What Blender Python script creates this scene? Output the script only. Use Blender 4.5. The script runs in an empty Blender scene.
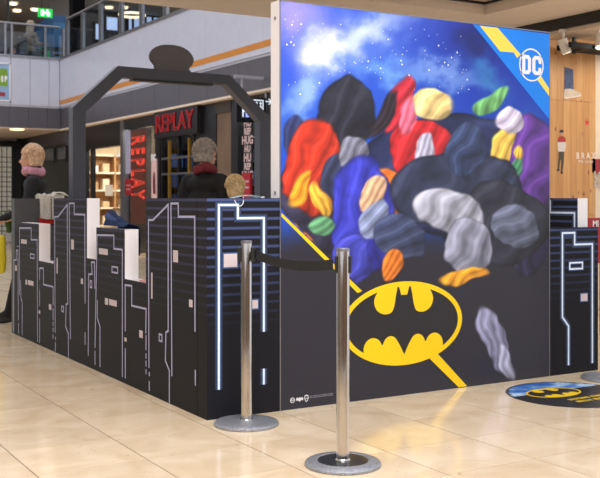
import bpy, bmesh, math, random
from mathutils import Vector, Matrix, noise
random.seed(7)
sc = bpy.context.scene
C = sc.collection
PI = math.pi
# ------------------------------------------------------------------ camera, world, lights
# world axes follow the mall: X runs along the poster, Y along the long side partition
F, H = 978.0, 1.23
_n = math.hypot(.857, .515); CA, SA = .857/_n, .515/_n
cam_d = bpy.data.cameras.new('camera'); cam = bpy.data.objects.new('camera', cam_d); C.objects.link(cam)
cam.location = (0, 0, H)
cam.rotation_euler = (PI/2, 0, -math.atan2(SA, CA))
cam_d.sensor_width = 36; cam_d.lens = F/600*36; cam_d.shift_y = -41/600
cam_d.dof.use_dof = True; cam_d.dof.focus_distance = 5.9; cam_d.dof.aperture_fstop = 5.6
sc.camera = cam
w = bpy.data.worlds.new('World'); sc.world = w; w.use_nodes = True
bg = w.node_tree.nodes['Background']; bg.inputs[0].default_value = (.93, .95, 1, 1); bg.inputs[1].default_value = .95
def area(name, loc, rot, sx, sy, power, col=(1, 1, 1)):
    d = bpy.data.lights.new(name, 'AREA'); d.shape = 'RECTANGLE'; d.size = sx; d.size_y = sy; d.energy = power; d.color = col
    o = bpy.data.objects.new(name, d); C.objects.link(o); o.location = loc; o.rotation_euler = rot
    return o
area('atrium_skylight', (2.5, 17, 10.5), (0, 0, 0), 9, 13, 330, (.9, .95, 1))
area('hall_ceiling_light', (0.6, 1.0, 4.6), (math.radians(32), math.radians(14), 0), 4.5, 3.0, 370, (1, .985, .965))
area('gallery_ceiling_light', (8.5, 27, 6.9), (0, 0, 0), 5, 4, 60, (1, .9, .78))
sc.view_settings.view_transform = 'Standard'; sc.view_settings.look = 'None'
sc.view_settings.gamma = 1; sc.view_settings.use_curve_mapping = False
sc.view_settings.exposure = 0.14

# ------------------------------------------------------------------ helpers
def ray(px, py):
    dx = (px-300)/F
    return dx*CA+SA, -SA*dx+CA, (198-py)/F
def pu(px, py, u):
    a, b, d = ray(px, py); t = u/a; return b*t, H+d*t
def pv(px, py, v):
    a, b, d = ray(px, py); t = v/b; return a*t, H+d*t
def pz(px, py, z=0):
    a, b, d = ray(px, py); t = (z-H)/d; return a*t, b*t
def py_(px, Y, py=198):      # point at camera depth Y
    a, b, d = ray(px, py); return Vector((a*Y, b*Y, H+d*Y))
def proj(u, v, z):
    X = CA*u-SA*v; Y = SA*u+CA*v
    return 300+F*X/Y, 198-F*(z-H)/Y, Y

def s2l(c):
    c = c/255
    return c/12.92 if c <= .04045 else ((c+.055)/1.055)**2.4
def col(c): return (s2l(c[0]), s2l(c[1]), s2l(c[2]), 1)
MATS = {}
def mat(name, c, rough=.5, metal=0, vary=.06, scale=6, bump=0, emit=0, spec=.5, ecol=None):
    if name in MATS: return MATS[name]
    m = bpy.data.materials.new(name); m.use_nodes = True; nt = m.node_tree; b = nt.nodes['Principled BSDF']
    b.inputs['Roughness'].default_value = rough; b.inputs['Metallic'].default_value = metal
    b.inputs['Specular IOR Level'].default_value = spec
    tc = nt.nodes.new('ShaderNodeTexCoord')
    n = nt.nodes.new('ShaderNodeTexNoise'); n.inputs['Scale'].default_value = scale; n.inputs['Detail'].default_value = 4
    nt.links.new(tc.outputs['Object'], n.inputs['Vector'])
    r = nt.nodes.new('ShaderNodeValToRGB'); L = col(c)
    r.color_ramp.elements[0].position = .3; r.color_ramp.elements[1].position = .7
    r.color_ramp.elements[0].color = tuple(max(0, x*(1-vary)) for x in L[:3])+(1,)
    r.color_ramp.elements[1].color = tuple(min(1, x*(1+vary)) for x in L[:3])+(1,)
    nt.links.new(n.outputs['Fac'], r.inputs['Fac']); nt.links.new(r.outputs['Color'], b.inputs['Base Color'])
    if bump:
        bp = nt.nodes.new('ShaderNodeBump'); bp.inputs['Strength'].default_value = bump; bp.inputs['Distance'].default_value = .01
        nt.links.new(n.outputs['Fac'], bp.inputs['Height']); nt.links.new(bp.outputs['Normal'], b.inputs['Normal'])
    if emit:
        b.inputs['Emission Color'].default_value = col(ecol or c); b.inputs['Emission Strength'].default_value = emit
    MATS[name] = m
    return m
def glass(name, tint=(225, 232, 238), refl=.12):
    if name in MATS: return MATS[name]
    m = bpy.data.materials.new(name); m.use_nodes = True; nt = m.node_tree
    for nd in list(nt.nodes):
        if nd.type != 'OUTPUT_MATERIAL': nt.nodes.remove(nd)
    out = [x for x in nt.nodes if x.type == 'OUTPUT_MATERIAL'][0]
    t = nt.nodes.new('ShaderNodeBsdfTransparent'); t.inputs[0].default_value = col(tint)
    g = nt.nodes.new('ShaderNodeBsdfGlossy'); g.inputs['Roughness'].default_value = .03
    mx = nt.nodes.new('ShaderNodeMixShader'); mx.inputs[0].default_value = refl
    nt.links.new(t.outputs[0], mx.inputs[1]); nt.links.new(g.outputs[0], mx.inputs[2]); nt.links.new(mx.outputs[0], out.inputs[0])
    MATS[name] = m
    return m
def attr_mat(name, rough=.42):
    m = bpy.data.materials.new(name); m.use_nodes = True; nt = m.node_tree; b = nt.nodes['Principled BSDF']
    b.inputs['Roughness'].default_value = rough
    a = nt.nodes.new('ShaderNodeVertexColor'); a.layer_name = 'Col'
    nt.links.new(a.outputs['Color'], b.inputs['Base Color'])
    MATS[name] = m
    return m

def link(name, me, m=None, parent=None):
    o = bpy.data.objects.new(name, me); C.objects.link(o)
    if m is not None and me is not None and hasattr(me, 'materials') and len(me.materials) == 0: me.materials.append(m)
    if parent is not None: o.parent = parent
    return o
def tag(o, label, cat, group=None):
    o['label'] = label; o['category'] = cat
    if group: o['group'] = group
    return o
def struct(o, label=None):
    o['kind'] = 'structure'
    if label: o['label'] = label
    return o
def empty(name, loc=(0, 0, 0), rz=0):
    o = bpy.data.objects.new(name, None); C.objects.link(o); o.location = loc; o.rotation_euler = (0, 0, rz)
    o.empty_display_size = .1
    return o
def thing(name, label, cat, loc=(0, 0, 0), rz=0, group=None):
    return tag(empty(name, loc, rz), label, cat, group)
def fin(bm, name, m, parent=None, smooth=False):
    bmesh.ops.recalc_face_normals(bm, faces=bm.faces)
    me = bpy.data.meshes.new(name); bm.to_mesh(me); bm.free()
    if smooth:
        for p in me.polygons: p.use_smooth = True
        try: me.set_sharp_from_angle(angle=math.radians(40))
        except Exception: pass
    return link(name, me, m, parent)
def bx(bm, x0, x1, y0, y1, z0, z1, bev=0):
    r = bmesh.ops.create_cube(bm, size=1)
    for v in r['verts']:
        v.co = Vector(((x0+x1)/2+v.co.x*(x1-x0), (y0+y1)/2+v.co.y*(y1-y0), (z0+z1)/2+v.co.z*(z1-z0)))
    if bev:
        es = list({e for v in r['verts'] for e in v.link_edges})
        bmesh.ops.bevel(bm, geom=es, offset=bev, segments=2, affect='EDGES', profile=.5)
def box(name, x0, x1, y0, y1, z0, z1, m, parent=None, bev=0):
    bm = bmesh.new(); bx(bm, x0, x1, y0, y1, z0, z1, bev)
    return fin(bm, name, m, parent)
def boxes(name, L, m, parent=None, bev=0):
    bm = bmesh.new()
    for b in L: bx(bm, *b, bev)
    return fin(bm, name, m, parent)
def tube(bm, p0, p1, r0, r1=None, n=12):
    r1 = r0 if r1 is None else r1
    p0, p1 = Vector(p0), Vector(p1); d = (p1-p0)
    q = d.to_track_quat('Z', 'Y').to_matrix().to_4x4()
    bmesh.ops.create_cone(bm, cap_ends=True, segments=n, radius1=r0, radius2=r1, depth=d.length, matrix=Matrix.Translation((p0+p1)/2) @ q)
def tubes(name, L, m, parent=None, n=12):
    bm = bmesh.new()
    for a in L: tube(bm, a[0], a[1], a[2], a[3] if len(a) > 3 else None, n)
    return fin(bm, name, m, parent, True)
def lathe(name, prof, m, parent=None, n=48, loc=(0, 0, 0)):
    bm = bmesh.new(); rings = []
    for r, z in prof:
        if r < 1e-5: rings.append([bm.verts.new((loc[0], loc[1], loc[2]+z))])
        else: rings.append([bm.verts.new((loc[0]+r*math.cos(2*PI*i/n), loc[1]+r*math.sin(2*PI*i/n), loc[2]+z)) for i in range(n)])
    for a, b in zip(rings, rings[1:]):
        for i in range(n):
            j = (i+1) % n
            if len(a) == 1 and len(b) == 1: continue
            if len(a) == 1: bm.faces.new((a[0], b[i], b[j]))
            elif len(b) == 1: bm.faces.new((a[i], a[j], b[0]))
            else: bm.faces.new((a[i], a[j], b[j], b[i]))
    return fin(bm, name, m, parent, True)
def ellipsoid(bm, c, r, seg=20, rings=14, rot=None):
    M = Matrix.Translation(c)
    if rot is not None: M = M @ rot
    M = M @ Matrix.Diagonal((r[0], r[1], r[2], 1))
    bmesh.ops.create_uvsphere(bm, u_segments=seg, v_segments=rings, radius=1, matrix=M)
# flat print: planes are given as ('u', value) facing -X or ('v', value) facing -Y or ('z', value) facing up
def pl(plane, a, b, h):
    k, c = plane
    if k == 'u': return Vector((c-h, a, b))
    if k == 'v': return Vector((a, c-h, b))
    return Vector((a, b, c+h))
def addpoly(bm, plane, pts, h0, h1):
    top = [bm.verts.new(pl(plane, a, b, h1)) for a, b in pts]
    bot = [bm.verts.new(pl(plane, a, b, h0)) for a, b in pts]
    n = len(pts)
    fs = [bm.faces.new(top)]
    for i in range(n):
        fs.append(bm.faces.new((top[i], top[(i+1) % n], bot[(i+1) % n], bot[i])))
    return fs
def decal(name, plane, polys, m, parent=None, h=.0012, h0=0):
    bm = bmesh.new()
    for p in polys: addpoly(bm, plane, p, h0, h)
    return fin(bm, name, m, parent)
def ringpoly(bm, plane, c, ro, ri, h0, h1, n=48):
    A = [(c[0]+ro[0]*math.cos(2*PI*i/n), c[1]+ro[1]*math.sin(2*PI*i/n)) for i in range(n)]
    B = [(c[0]+ri[0]*math.cos(2*PI*i/n), c[1]+ri[1]*math.sin(2*PI*i/n)) for i in range(n)]
    for i in range(n):
        j = (i+1) % n
        addpoly(bm, plane, [A[i], A[j], B[j], B[i]], h0, h1)
def disc(c, r, n=40): return [(c[0]+r[0]*math.cos(2*PI*i/n), c[1]+r[1]*math.sin(2*PI*i/n)) for i in range(n)]
def strips(polyl, w):
    out = []
    for P in polyl:
        Q = [Vector(P[0])]
        for p in P[1:]:
            if (Vector(p)-Q[-1]).length > 1e-4: Q.append(Vector(p))
        closed = len(Q) > 3 and (Q[0]-Q[-1]).length < 1e-4
        if closed: Q = Q[:-1]
        n = len(Q)
        if n < 2: continue
        L, R_ = [], []
        for i in range(n):
            d0 = (Q[i]-Q[i-1]).normalized() if (i > 0 or closed) else None
            d1 = (Q[(i+1) % n]-Q[i]).normalized() if (i < n-1 or closed) else None
            if d0 is None: d0 = d1
            if d1 is None: d1 = d0
            n0, n1 = Vector((-d0.y, d0.x)), Vector((-d1.y, d1.x)); m_ = n0+n1
            m_ = n0 if m_.length < .2 else m_.normalized()
            k = min(2.5, 1/max(.3, m_.dot(n0)))*w/2
            L.append(Q[i]+m_*k); R_.append(Q[i]-m_*k)
        for i in range(n if closed else n-1):
            j = (i+1) % n
            out.append([tuple(L[i]), tuple(L[j]), tuple(R_[j]), tuple(R_[i])])
    return out
def smooth_closed(P, k=6):
    out = []; n = len(P)
    for i in range(n):
        p0, p1, p2, p3 = (Vector(P[(i+j-1) % n]) for j in range(4))
        for s in range(k):
            t = s/k
            q = .5*((2*p1)+(-p0+p2)*t+(2*p0-5*p1+4*p2-p3)*t*t+(-p0+3*p1-3*p2+p3)*t**3)
            out.append((q.x, q.y))
    return out
FACE = {'u': Matrix(((0, 0, -1), (-1, 0, 0), (0, 1, 0))), 'v': Matrix(((1, 0, 0), (0, 0, -1), (0, 1, 0))), 'z': Matrix(((1, 0, 0), (0, 1, 0), (0, 0, 1)))}
def text(name, body, size, loc, face, m, parent=None, ext=.002, outline=0, rot=0, sx=1, bold=0, align='CENTER', spacing=1):
    cu = bpy.data.curves.new(name, 'FONT'); cu.body = body; cu.size = size; cu.align_x = align; cu.align_y = 'CENTER'
    cu.extrude = ext; cu.offset = bold; cu.resolution_u = 3; cu.space_line = .8; cu.space_character = spacing
    if outline: cu.fill_mode = 'NONE' if hasattr(cu, 'fill_mode') else 'BOTH'; cu.extrude = 0; cu.bevel_depth = outline; cu.bevel_resolution = 1
    t = bpy.data.objects.new(name+'_tmp', cu); C.objects.link(t)
    if outline:
        try: cu.fill_mode = 'NONE'
        except Exception: pass
    dg = bpy.context.evaluated_depsgraph_get(); me = bpy.data.meshes.new_from_object(t.evaluated_get(dg))
    bpy.data.objects.remove(t); bpy.data.curves.remove(cu)
    M = Matrix.Translation(loc) @ FACE[face].to_4x4() @ Matrix.Rotation(rot, 4, 'Z') @ Matrix.Diagonal((sx, 1, 1, 1))
    me.transform(M); me.materials.clear(); me.name = name
    return link(name, me, m, parent)

# ------------------------------------------------------------------ materials
def floor_material(name, joints):
    m = bpy.data.materials.new(name); m.use_nodes = True; nt = m.node_tree; b = nt.nodes['Principled BSDF']; N = nt.nodes.new; Lk = nt.links.new
    geo = N('ShaderNodeNewGeometry'); oi = N('ShaderNodeObjectInfo')
    off = N('ShaderNodeVectorMath'); off.operation = 'SCALE'; Lk(oi.outputs['Location'], off.inputs[0]); off.inputs['Scale'].default_value = 3.7
    ad = N('ShaderNodeVectorMath'); Lk(geo.outputs['Position'], ad.inputs[0]); Lk(off.outputs[0], ad.inputs[1])
    n1 = N('ShaderNodeTexNoise'); n1.inputs['Scale'].default_value = 3.0; n1.inputs['Detail'].default_value = 8; n1.inputs['Distortion'].default_value = .8; Lk(ad.outputs[0], n1.inputs['Vector'])
    r1 = N('ShaderNodeValToRGB'); E = r1.color_ramp.elements
    E[0].position = .28; E[0].color = col((216, 190, 156)); E[1].position = .68; E[1].color = col((238, 217, 188))
    Lk(n1.outputs['Fac'], r1.inputs['Fac'])
    n2 = N('ShaderNodeTexNoise'); n2.inputs['Scale'].default_value = 22; n2.inputs['Detail'].default_value = 5; n2.inputs['Distortion'].default_value = 1.5; Lk(ad.outputs[0], n2.inputs['Vector'])
    r2 = N('ShaderNodeValToRGB'); E = r2.color_ramp.elements
    E[0].position = .66; E[0].color = (0, 0, 0, 1); E[1].position = .78; E[1].color = (1, 1, 1, 1); Lk(n2.outputs['Fac'], r2.inputs['Fac'])
    mx = N('ShaderNodeMix'); mx.data_type = 'RGBA'; mx.inputs[7].default_value = col((186, 148, 104)); Lk(r2.outputs['Color'], mx.inputs[0]); Lk(r1.outputs['Color'], mx.inputs[6])
    # tone of each tile
    mp = N('ShaderNodeMapRange'); mp.inputs[3].default_value = .95; mp.inputs[4].default_value = 1.04; Lk(oi.outputs['Random'], mp.inputs[0])
    sc_ = N('ShaderNodeVectorMath'); sc_.operation = 'SCALE'; Lk(mx.outputs[2], sc_.inputs[0]); Lk(mp.outputs[0], sc_.inputs['Scale'])
    last = sc_.outputs[0]
    if joints:
        sep = N('ShaderNodeSeparateXYZ'); Lk(geo.outputs['Position'], sep.inputs[0])
        outs = []
        for ax, o0, sp in (('X', U0, DU), ('Y', V0, DV)):
            a = N('ShaderNodeMath'); a.operation = 'SUBTRACT'; Lk(sep.outputs[ax], a.inputs[0]); a.inputs[1].default_value = o0
            p = N('ShaderNodeMath'); p.operation = 'PINGPONG'; Lk(a.outputs[0], p.inputs[0]); p.inputs[1].default_value = sp/2
            q = N('ShaderNodeMath'); q.operation = 'LESS_THAN'; Lk(p.outputs[0], q.inputs[0]); q.inputs[1].default_value = .0045
            outs.append(q)
        mxx = N('ShaderNodeMath'); mxx.operation = 'MAXIMUM'; Lk(outs[0].outputs[0], mxx.inputs[0]); Lk(outs[1].outputs[0], mxx.inputs[1])
        m2 = N('ShaderNodeMix'); m2.data_type = 'RGBA'; m2.inputs[7].default_value = col((92, 72, 54)); Lk(mxx.outputs[0], m2.inputs[0]); Lk(last, m2.inputs[6])
        last = m2.outputs[2]
    Lk(last, b.inputs['Base Color'])
    b.inputs['Roughness'].default_value = .13; b.inputs['Specular IOR Level'].default_value = .5
    return m
U0, DU, V0, DV = 1.23, .524, 3.386, .468
M_tile = floor_material('beige_marble', False); M_floor = floor_material('beige_marble_field', True)

def panel_material(name, base, line, zt):
    m = bpy.data.materials.new(name); m.use_nodes = True; nt = m.node_tree; b = nt.nodes['Principled BSDF']; N = nt.nodes.new; Lk = nt.links.new
    geo = N('ShaderNodeNewGeometry'); sep = N('ShaderNodeSeparateXYZ'); Lk(geo.outputs['Position'], sep.inputs[0])
    d = N('ShaderNodeMath'); d.operation = 'PINGPONG'; Lk(sep.outputs['Z'], d.inputs[0]); d.inputs[1].default_value = .0265
    e = N('ShaderNodeMapRange'); e.inputs[1].default_value = .0045; e.inputs[2].default_value = .0105; e.inputs[3].default_value = 1; e.inputs[4].default_value = 0; Lk(d.outputs[0], e.inputs[0])
    g = N('ShaderNodeMapRange'); g.inputs[1].default_value = .5; g.inputs[2].default_value = zt; Lk(sep.outputs['Z'], g.inputs[0])
    mu = N('ShaderNodeMath'); mu.operation = 'MULTIPLY'; Lk(e.outputs[0], mu.inputs[0]); Lk(g.outputs[0], mu.inputs[1])
    mx = N('ShaderNodeMix'); mx.data_type = 'RGBA'; mx.inputs[6].default_value = col(base); mx.inputs[7].default_value = col(line); Lk(mu.outputs[0], mx.inputs[0])
    Lk(mx.outputs[2], b.inputs['Base Color']); b.inputs['Roughness'].default_value = .55; b.inputs['Specular IOR Level'].default_value = .15
    return m
M_side = panel_material('skyline_print_side', (23, 22, 24), (62, 63, 92), 1.3)
M_front = panel_material('skyline_print_front', (27, 27, 33), (74, 86, 132), 1.25)
M_white = mat('white_laminate', (238, 234, 236), .45, vary=.02)
M_grey = mat('dark_grey_laminate', (66, 67, 71), .5, vary=.05)
M_arch = mat('slate_laminate', (70, 75, 88), .45, vary=.05)
M_lav = mat('lavender_print', (172, 172, 204), .45, vary=.03)
M_pink = mat('pale_window_print', (206, 192, 196), .45, vary=.03)
M_glowl = mat('bright_line_print', (226, 238, 255), .45, vary=.02)
M_halo = mat('blue_halo_print', (56, 86, 136), .45, vary=.05)
M_halo2 = mat('blue_faint_halo_print', (40, 50, 76), .45, vary=.05)
M_yel = mat('yellow_print', (246, 204, 10), .42, vary=.02)
M_pblack = mat('poster_black_print', (36, 34, 40), .42, vary=.04)
M_chrome = mat('polished_steel', (205, 200, 196), .12, 1, vary=.05, scale=30)
M_basegrey = mat('textured_steel', (158, 160, 168), .4, .55, vary=.3, scale=120, bump=.6)
M_basedark = mat('dark_base_plate', (58, 60, 64), .2, .4, vary=.1)
M_black = mat('black_plastic', (22, 22, 24), .4, vary=.1)
M_belt = mat('black_webbing', (20, 20, 22), .75, vary=.2, scale=200)
M_fascia = mat('white_fascia_panel', (192, 194, 210), .2, vary=.03)
M_band = mat('taupe_metal_panel', (84, 81, 89), .35, vary=.06)
M_sof = mat('cream_soffit', (226, 206, 186), .7, vary=.03)
M_orange = mat('orange_stripe', (200, 126, 34), .4, vary=.04)
M_steel = mat('brushed_steel', (150, 150, 156), .3, .8, vary=.06)
M_blackwall = mat('black_cladding', (24, 24, 27), .35, vary=.1)
M_glass = glass('clear_glass', (225, 232, 238), .05); M_glass2 = glass('shop_glass', (235, 238, 240), .06)
M_ceil = mat('hall_ceiling_cream', (236, 222, 208), .75, vary=.02)
M_ceil2 = mat('hall_ceiling_recess', (196, 178, 162), .8, vary=.03)

# ------------------------------------------------------------------ floor
floor = struct(box('floor', -8, 16, -3, 36, -.2, -.004, M_floor), 'beige polished marble tile floor of the mall hall')
bm = bmesh.new(); bx(bm, .0028, DU-.0028, .0018, DV-.0018, -.004, 0)
bmesh.ops.recalc_face_normals(bm, faces=bm.faces)
tile_me = bpy.data.meshes.new('tile'); bm.to_mesh(tile_me); bm.free(); tile_me.materials.append(M_tile)
tiles = []
for i in range(-6, 14):
    for j in range(-6, 24):
        u0, v0 = U0+i*DU, V0+j*DV
        if u0 > 2.42 and v0 > 5.0 and u0+DU < 5.3: continue
        ok = False
        for a in (0, .5, 1):
            for b in (0, .5, 1):
                if SA*(u0+a*DU)+CA*(v0+b*DV) < 1: continue
                x, y, Y = proj(u0+a*DU, v0+b*DV, 0)
                if -70 < x < 670 and y < 545: ok = True
        if ok and (u0 < 2.4 or v0 < 5.2): tiles.append((proj(u0+DU/2, v0+DV/2, 0)[2], u0, v0))
tiles.sort()
for Y, u0, v0 in tiles[:300]:
    t = link('tile', tile_me, None, floor); t.location = (u0, v0, 0)

# ------------------------------------------------------------------ ceiling over the near hall
ZC = 3.07
ceil = struct(boxes('ceiling', [(-4, 7.43, 7.47, 8.72, ZC, ZC+.5), (6.65, 7.43, 4.5, 7.47, ZC, ZC+.5)], M_ceil), 'cream plaster ceiling slab with a recessed panel')
box('recess_panel', -4, 6.65, 4.5, 7.47, ZC+.12, ZC+.2, M_ceil2, ceil)
boxes('shadow_gap', [(-4, 6.67, 7.43, 7.465, ZC+.1, ZC+.12), (6.62, 6.655, 4.5, 7.43, ZC+.1, ZC+.12)], M_black, ceil)

# unseen shopfronts added behind and left of the camera to streak the chrome's reflections
wf = struct(box('wall_added_front', -8, 12, -5.2, -5, 0, 3.4, mat('near_wall_brown', (120, 92, 70), .6)), 'unseen brown shopfront wall added behind the viewer for chrome reflections')
for k in range(9): box('reflected_pier', -7.6+2.2*k, -7.0+2.2*k, -5.0, -4.8, 0, 3.4, M_blackwall if k % 2 else mat('near_pier_tan', (196, 160, 122), .6), wf)
wl = struct(box('wall_added_left', -8.2, -8, -5, 24, 0, 3.4, mat('near_wall_taupe', (110, 98, 90), .6)), 'unseen taupe shopfront wall added left of the hall for chrome reflections')
for k in range(10): box('reflected_pier', -8.0, -7.8, -4+2.8*k, -3.2+2.8*k, 0, 3.4, M_blackwall if k % 2 else mat('near_pier_cream', (220, 206, 190), .6), wl)
# ------------------------------------------------------------------ gallery: fascias, bands, slabs
UF, VF = 7.43, 24.0
def panels_u(name, par, u, vs, z0, z1, th, m, gap=.012):
    for a, b in zip(vs, vs[1:]):
        box(name, u, u+th, a+gap/2, b-gap/2, z0, z1, m, par)
def panels_v(name, par, v, us, z0, z1, th, m, gap=.012):
    for a, b in zip(us, us[1:]):
        box(name, a+gap/2, b-gap/2, v, v+th, z0, z1, m, par)
wr = struct(box('wall_right', UF+.03, UF+.3, 5.5, VF+.2, 3.46, 4.62, M_fascia), 'white gallery fascia with an orange stripe running above the shops')
vs = [VF-2.1*k for k in range(0, 9)][::-1]
panels_u('panel', wr, UF, vs, 3.5, 4.66, .03, M_fascia, .006)
box('coping', UF-.02, UF+.2, 6.5, VF, 4.66, 4.72, M_steel, wr)
# stripe drops gently towards the inner corner
sa, sb = pu(59.5, 103, UF), pu(270, 42.5, UF)
sl = (sb[1]-sa[1])/(sb[0]-sa[0])
decal('stripe', ('u', UF), [[(VF-.02, sa[1]-.05), (6.5, sa[1]-.05+sl*(6.5-sa[0])), (6.5, sa[1]+.055+sl*(6.5-sa[0])), (VF-.02, sa[1]+.055)]], M_orange, wr, .003)
wb = struct(box('wall_back', -2, UF, VF+.03, VF+.3, 3.46, 4.62, M_fascia), 'white panelled gallery fascia facing the hall at the far end')
us = [UF-.27]+[UF-.27-.47*k for k in range(1, 8)]
panels_v('panel', wb, VF, sorted(us+[UF-.005]), 3.5, 4.66, .03, M_fascia)
box('coping', -2, UF, VF-.02, VF+.2, 4.66, 4.72, M_steel, wb)
tb = struct(box('trim_1', UF+.06, UF+.3, 6.0, VF+.3, 2.95, 3.47, M_band), 'taupe metal band of panels under the long white fascia')
panels_u('panel', tb, UF+.035, [VF-1.2*k for k in range(0, 14)][::-1], 2.955, 3.47, .025, M_band, .008)
box('edge_strip', UF+.03, UF+.42, 6.0, VF+.05, 2.915, 2.955, M_sof, tb)
tb2 = struct(box('trim_2', -2, UF+.06, VF+.06, VF+.3, 2.95, 3.47, M_band), 'taupe metal band of panels over the far passage')
panels_v('panel', tb2, VF+.035, sorted([UF+.03]+[UF-.3-.47*k for k in range(0, 8)]), 2.955, 3.47, .025, M_band, .008)
struct(box('ceiling_passage', -2, UF+.3, VF+.05, 28.2, 2.93, 2.96, M_sof), 'cream ceiling of the far passage')
struct(boxes('floor_upper', [(-2, UF+.3, VF+.3, 34, 4.45, 4.6), (UF+.3, 16, 5.5, 34, 4.45, 4.6)], M_grey), 'upper gallery floor slab')
struct(boxes('ceiling_upper', [(-2, UF+1.2, VF+.6, 34, 7.0, 7.1), (UF+1.2, 18, 14, 34, 7.0, 7.1)], M_sof), 'cream ceiling over the upper gallery')
struct(box('wall_upper_back', -2, 9.6, 32, 32.2, 4.6, 7.0, mat('gallery_back_wall', (150, 128, 108), .6)), 'brown back wall of the upper gallery')
wu = struct(box('wall_upper_side', 9.6, 18, 29, 29.2, 4.6, 7.0, mat('gallery_dark_wall', (60, 58, 62), .5)), 'dark glazed wall at the end of the upper gallery')
M_day = mat('daylight_pane', (186, 204, 240), .3, emit=.9)
for k, (a, b, c, d) in enumerate([(106, 117, 17, 31), (128, 131.5, 17, 33), (133, 139, 17, 29), (146, 151, 10, 26), (95, 100, 24, 40), (153, 158, 8, 22), (161, 168, 5, 18)]):
    x0, z1 = pv(a, c, 29); x1, z0 = pv(b, d, 29); z0 = max(z0, 4.7); z1 = min(z1, 6.95)
    wn = struct(empty('window_%d' % (k+20), (0, 0, 0)), 'bright daylit window pane at the end of the upper gallery')
    box('pane', x0, x1, 28.96, 28.99, z0, z1, M_day, wn)
    boxes('window_frame', [(x0-.06, x0, 28.93, 28.99, z0-.06, z1+.06), (x1, x1+.06, 28.93, 28.99, z0-.06, z1+.06), (x0, x1, 28.93, 28.99, z1, z1+.06), (x0, x1, 28.93, 28.99, z0-.06, z0)], M_blackwall, wn)

# glass balustrades
def balustrade_v():
    t = thing('glass_balustrade', 'glass balustrade with steel handrail on the far gallery edge', 'balustrade', (6.6, VF+.08, 4.72))
    def P(*a, **k):
        o = box(*a, **k); o.matrix_parent_inverse = t.matrix_world.inverted() if False else Matrix.Translation(-t.location); return o
    zt = 5.52
    for px in (5, 11.5, 45, 63.5):
        u = pv(px, 40, VF+.08)[0]; P('post', u-.025, u+.025, VF+.05, VF+.11, 4.72, zt-.03, M_steel, parent=t)
    P('handrail', 5.0, UF+.02, VF+.04, VF+.12, zt-.05, zt, M_steel, parent=t, bev=.015)
    xs = [pv(q, 40, VF+.08)[0] for q in (-30, 5, 11.5, 45, 63.5)]
    for a, b in zip(xs, xs[1:]): P('pane', a+.03, b-.03, VF+.075, VF+.085, 4.75, zt-.06, M_glass, parent=t)
balustrade_v()
t = thing('glass_balustrade', 'glass balustrade with steel posts above the long white fascia', 'balustrade', (UF+.08, 18, 4.72))
T = Matrix.Translation(-t.location); zt = 5.66
vp = [pu(q, 40, UF+.08)[0] for q in (67.5, 83, 101, 121.5, 142, 166)]
for v in vp:
    for dv in (-.06, .06):
        o = box('post', UF+.05, UF+.11, v+dv-.025, v+dv+.025, 4.72, zt-.03, M_steel, t); o.matrix_parent_inverse = T
for a, b in zip(vp, vp[1:]):
    o = box('handrail', UF+.04, UF+.12, b+.02, a-.02, zt-.05, zt, M_steel, t, .015); o.matrix_parent_inverse = T
    o = box('pane', UF+.075, UF+.085, b+.1, a-.1, 4.75, zt-.06, M_glass, t); o.matrix_parent_inverse = T

# gallery things
def place(o, loc): o.matrix_parent_inverse = Matrix.Translation(-Vector(loc))
p = py_(77, 25.6); struct(box('wall_column', p.x-.16, p.x+.16, p.y-.16, p.y+.16, 4.6, 7.0, mat('matt_black', (9, 9, 11), .9, spec=.1)), 'black column on the upper gallery')
p = py_(8.2, 25.2); tag(tubes('gallery_pole', [((p.x, p.y, 4.6), (p.x, p.y, 7.0), .04)], M_blackwall), 'slim black pole behind the far glass balustrade', 'pole')
x0 = pv(53.5, 20, 27.4)[0]; x1 = pv(66, 20, 27.4)[0]; zz = pv(58, 15.5, 27.4)[1]
kb = thing('blue_kiosk', 'blue boxed kiosk wall on the upper gallery', 'kiosk', (x0, 27.4, 4.6))
o = box('body', x0, x1, 27.4, 30.4, 4.6, zz, mat('kiosk_blue', (60, 120, 176), .5, vary=.15, scale=2), kb); place(o, kb.location)
o = box('top_band', x0-.01, x1+.01, 27.39, 30.41, zz-.18, zz, mat('kiosk_deep_blue', (40, 90, 150), .5), kb); place(o, kb.location)
xe, ze = pv(45.5, 13, 26.5)
es_ = thing('exit_sign', 'glowing green exit sign under the upper gallery ceiling', 'sign', (xe, 26.5, ze+.4))
o = box('housing', xe-.2, xe+.2, 26.5, 26.56, ze-.12, ze+.12, mat('exit_green', (20, 170, 70), .4, emit=1.2), es_, .01); place(o, es_.location)
o = boxes('pictogram', [(xe-.12, xe-.05, 26.495, 26.5, ze-.08, ze+.08), (xe+.04, xe+.12, 26.495, 26.5, ze-.08, ze+.02), (xe+.03, xe+.07, 26.495, 26.5, ze+.02, ze+.09), (xe-.05, xe+.04, 26.495, 26.5, ze-.02, ze+.02)], mat('exit_white', (210, 255, 220), .4, emit=2.2), es_); place(o, es_.location)
o = tubes('rod', [((xe-.1, 26.53, ze+.12), (xe-.1, 26.53, 7.0), .01), ((xe+.1, 26.53, ze+.12), (xe+.1, 26.53, 7.0), .01)], M_blackwall, es_); place(o, es_.location)
M_lampw = mat('warm_lamp', (255, 226, 180), .4, emit=2.2)
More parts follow.
